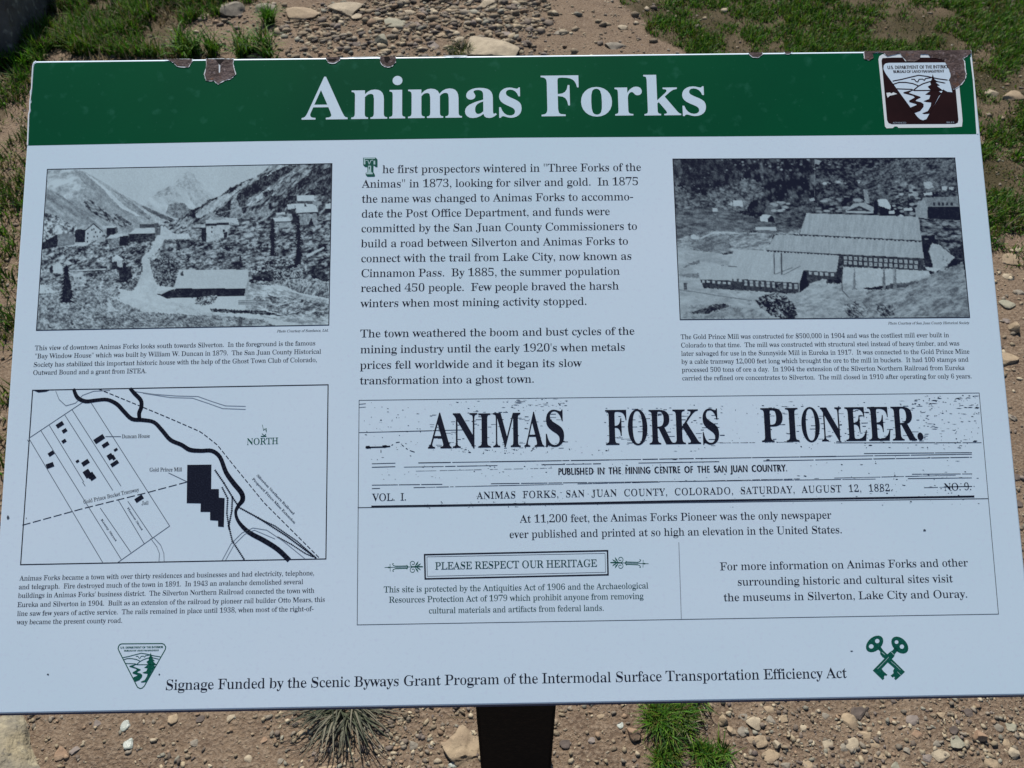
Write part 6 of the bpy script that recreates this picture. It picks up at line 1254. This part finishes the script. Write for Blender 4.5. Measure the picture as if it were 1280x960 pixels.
# ------------------------------------------------------------------ grass
def blades(name, X, Y, H, Wd, lean, col, mat, curl=0.6, seg=3, seed=1, lean_dir=None, Z=None):
    r = np.random.default_rng(seed); n = len(X); Z = (zg(X, Y)-0.004) if Z is None else Z
    a = r.uniform(0, 2*math.pi, n) if lean_dir is None else lean_dir
    dx, dy = np.cos(a), np.sin(a); px, py = -dy, dx
    V = np.zeros((n, (seg+1)*2, 3))
    for k in range(seg+1):
        t = k/seg; out = lean*(t**(1+curl)); up = H*np.sqrt(np.clip(1-(np.minimum(lean/np.maximum(H, 1e-4), 0.95)*t)**2*0.75, 0.05, 1))*t
        w = Wd*(1-t**1.6)*0.5+0.0002
        for j, sg in enumerate((-1, 1)):
            V[:, k*2+j, 0] = X+dx*out+px*w*sg; V[:, k*2+j, 1] = Y+dy*out+py*w*sg; V[:, k*2+j, 2] = Z+up
    base = np.array([(k*2, k*2+1, k*2+3, k*2+2) for k in range(seg)])
    Fc = (base[None]+(np.arange(n)*(seg+1)*2)[:, None, None]).reshape(-1, 4)
    me = mesh(name, V.reshape(-1, 3), Fc, mat, True)
    at = me.color_attributes.new('tone', 'FLOAT_COLOR', 'POINT')
    at.data.foreach_set('color', np.column_stack([np.repeat(col, (seg+1)*2, 0), np.ones(n*(seg+1)*2)]).astype(np.float32).ravel())
    return link(name, me)
M_grass = material('grass_blades', (0.05, 0.12, 0.02), 0.6, 0.25, attr='tone', trans=0.35)
BLADE_TONES = {'lush': [(0.042, 0.145, 0.006), (0.065, 0.19, 0.010), (0.018, 0.070, 0.005), (0.105, 0.21, 0.016)], 'mix': [(0.045, 0.105, 0.006), (0.080, 0.125, 0.010), (0.095, 0.090, 0.016), (0.018, 0.046, 0.006)],
       'dry': [(0.20, 0.16, 0.09), (0.13, 0.10, 0.05), (0.28, 0.24, 0.16)], 'dark': [(0.05, 0.062, 0.035), (0.10, 0.105, 0.07), (0.028, 0.036, 0.022), (0.17, 0.16, 0.115)]}
def tones(keys, n, r):
    p = np.array(sum([BLADE_TONES[k] for k in keys], [])); return p[r.integers(0, len(p), n)]*r.uniform(0.75, 1.3, (n, 1))
def turf(name, label, n, poly, bbox, keys, hmin, hmax, seed, clump=0.35):
    r = np.random.default_rng(seed); X = r.uniform(bbox[0], bbox[1], n*12); Y = r.uniform(bbox[2], bbox[3], n*12)
    m = edge_soft(X, Y, poly, seed); X, Y = X[m], Y[m]
    d = np.clip((gnoise(X, Y, 0.16, seed+5, 3)+gnoise(X, Y, 0.06, seed+6, 2)*0.5)*3.2+clump, 0.02, 1)
    k = r.uniform(size=len(X)) < d*np.clip(3.2/np.maximum(Y+0.45, 0.6), 0.3, 1.4)/1.4; X, Y, d = X[k][:n], Y[k][:n], d[k][:n]
    nn = len(X); H = r.uniform(hmin, hmax, nn)*(0.5+0.7*d); o = blades(name, X, Y, H, r.uniform(0.0026, 0.0068, nn), H*r.uniform(0.2, 0.95, nn), tones(keys, nn, r), M_grass, seed=seed, seg=2)
    return setp(o, label, 'grass', kind='stuff')
turf('left_turf', 'tall lush green grass growing behind the left end of the sign', 62000, TURF_L, (-3.0, -0.8, 2.2, 4.4), ['lush', 'lush', 'lush', 'mix', 'mix', 'dry'], 0.015, 0.085, 41, 0.52)
turf('right_turf', 'short patchy green grass with bare gaps behind the right end of the sign', 100000, TURF_R, (0.4, 3.2, 1.5, 4.4), ['mix', 'lush', 'lush', 'mix'], 0.008, 0.036, 42, 0.55)
LS = gpoly((-500, 60), (60, 60), (60, 600), (-400, 700)); RS = gpoly((1190, 250), (1290, 250), (1500, 330), (1240, 330))
turf('right_ground_cover', 'low brown and olive ground cover between the clumps of the right turf', 36000, TURF_R, (0.4, 3.2, 1.5, 4.4), ['mix', 'dry', 'dark', 'dark'], 0.004, 0.014, 46, 0.95)
turf('left_ground_cover', 'brown and olive ground cover and dead leaves between the left grass', 16000, TURF_L, (-3.0, -0.8, 1.2, 4.4), ['mix', 'dry', 'dark', 'dark'], 0.004, 0.02, 48, 0.95)
turf('left_side_grass', 'thin mixed grass in the dirt along the left side of the sign', 12000, LS, (-2.5, -1.0, 0.6, 3.0), ['mix', 'dry', 'mix', 'lush'], 0.015, 0.055, 43, 0.22)
turf('dry_litter', 'dead straw coloured grass lying through the left turf', 7000, TURF_L, (-2.8, -0.8, 1.2, 4.2), ['dry'], 0.02, 0.07, 44, 0.35)
turf('right_side_weeds', 'low olive weeds at the near end of the right turf', 3500, RS, (1.2, 2.4, 1.4, 2.0), ['mix', 'dry', 'lush'], 0.01, 0.04, 45, 0.3)
# straw scattered flat over the dirt
r = np.random.default_rng(70); n = 1500; X = r.uniform(-2.6, 2.6, n); Y = 0.02+3.6*r.uniform(size=n)**1.4; L = r.uniform(0.015, 0.06, n)
setp(blades('straw', X, Y, L*0.12, r.uniform(0.0008, 0.002, n), L, tones(['dry'], n, r)*1.3, M_grass, seed=70, seg=2), 'stray bits of straw lying on the dirt', 'straw', kind='stuff')

def tuft(px, py, w, n, hmin, hmax, keys, label, seed, spread=1.0, width=(0.002, 0.004), leanf=(0.2, 1.0), curl=0.6, aspect=1.0, clumps=0):
    p = ground(px, py); s = np.linalg.norm(p-CAM)/FPX; R = w*s/2
    r = np.random.default_rng(seed); a = r.uniform(0, 2*math.pi, n); q = np.sqrt(r.uniform(size=n))
    X, Y = R*q*np.cos(a)*spread, R*q*np.sin(a)*spread*aspect
    if clumps:
        cx, cy = r.normal(0, R*0.55, clumps), r.normal(0, R*0.4, clumps); w_ = r.integers(0, clumps, n)
        X, Y = cx[w_]+r.normal(0, R*0.16, n), cy[w_]+r.normal(0, R*0.16, n)
    H = r.uniform(hmin, hmax, n); ln = H*r.uniform(*leanf, n)
    o = blades('grass_tuft', X, Y, H, r.uniform(*width, n), ln, tones(keys, n, r), M_grass, seed=seed, seg=4, curl=curl, lean_dir=a+r.normal(0, 0.8, n), Z=np.zeros(n)-0.003)
    o.location = (p[0], p[1], float(zg(p[0], p[1]))); return setp(o, label, 'grass tuft', 'tufts of grass')
tuft(430, 874, 34, 300, 0.05, 0.085, ['dark'], 'dark half dead grass tuft splaying out from under the sign, left of the post', 51, 1.0, (0.0018, 0.0040), (0.8, 1.7), 0.25)
tuft(826, 900, 56, 700, 0.018, 0.045, ['lush', 'mix'], 'dense green tuft under the sign edge, right of the post', 52, 1.0, (0.0014, 0.0032), (0.4, 1.3), clumps=6)
tuft(866, 892, 46, 420, 0.018, 0.04, ['mix', 'lush', 'dry'], 'thinner olive tuft against the right of the dense green one', 53, 1.0, (0.0014, 0.003), (0.3, 1.2), clumps=5)
tuft(843, 944, 30, 300, 0.015, 0.035, ['lush', 'mix'], 'small green tuft below the dense one at the bottom edge', 61, 1.0, (0.0014, 0.003), (0.3, 1.3), clumps=4)
tuft(893, 944, 42, 420, 0.015, 0.038, ['lush', 'mix'], 'low green tuft at the bottom edge between the small tuft and the stone cluster', 54, 1.0, (0.0014, 0.003), (0.3, 1.3), clumps=5)
tuft(243, 62, 44, 300, 0.04, 0.13, ['lush', 'lush', 'mix'], 'upright green tuft above the shield shaped chip', 55, 1.0, (0.004, 0.009), (0.3, 1.1), clumps=7)
tuft(318, 62, 48, 320, 0.04, 0.11, ['lush', 'lush', 'mix'], 'bright broad bladed tuft right of the shield shaped chip', 56, 1.0, (0.004, 0.009), (0.3, 1.1), clumps=8)
tuft(575, 62, 26, 260, 0.02, 0.05, ['mix', 'dark'], 'small dark sprig of grass left of the largest pale stone', 57, 1.0, (0.002, 0.004))
tuft(48, 60, 30, 260, 0.04, 0.09, ['lush', 'mix'], 'green tuft just above the upper left sign corner', 58, 1.0, (0.003, 0.006), (0.2, 0.9))
tuft(22, 78, 30, 240, 0.04, 0.08, ['lush'], 'green tuft beside the upper left sign corner', 59, 1.0, (0.003, 0.006), (0.2, 0.9))
tuft(335, 22, 20, 180, 0.05, 0.1, ['lush'], 'tuft beside the grey stone at the left side of the track', 60, 1.0, (0.003, 0.006), (0.3, 1.1), clumps=5)
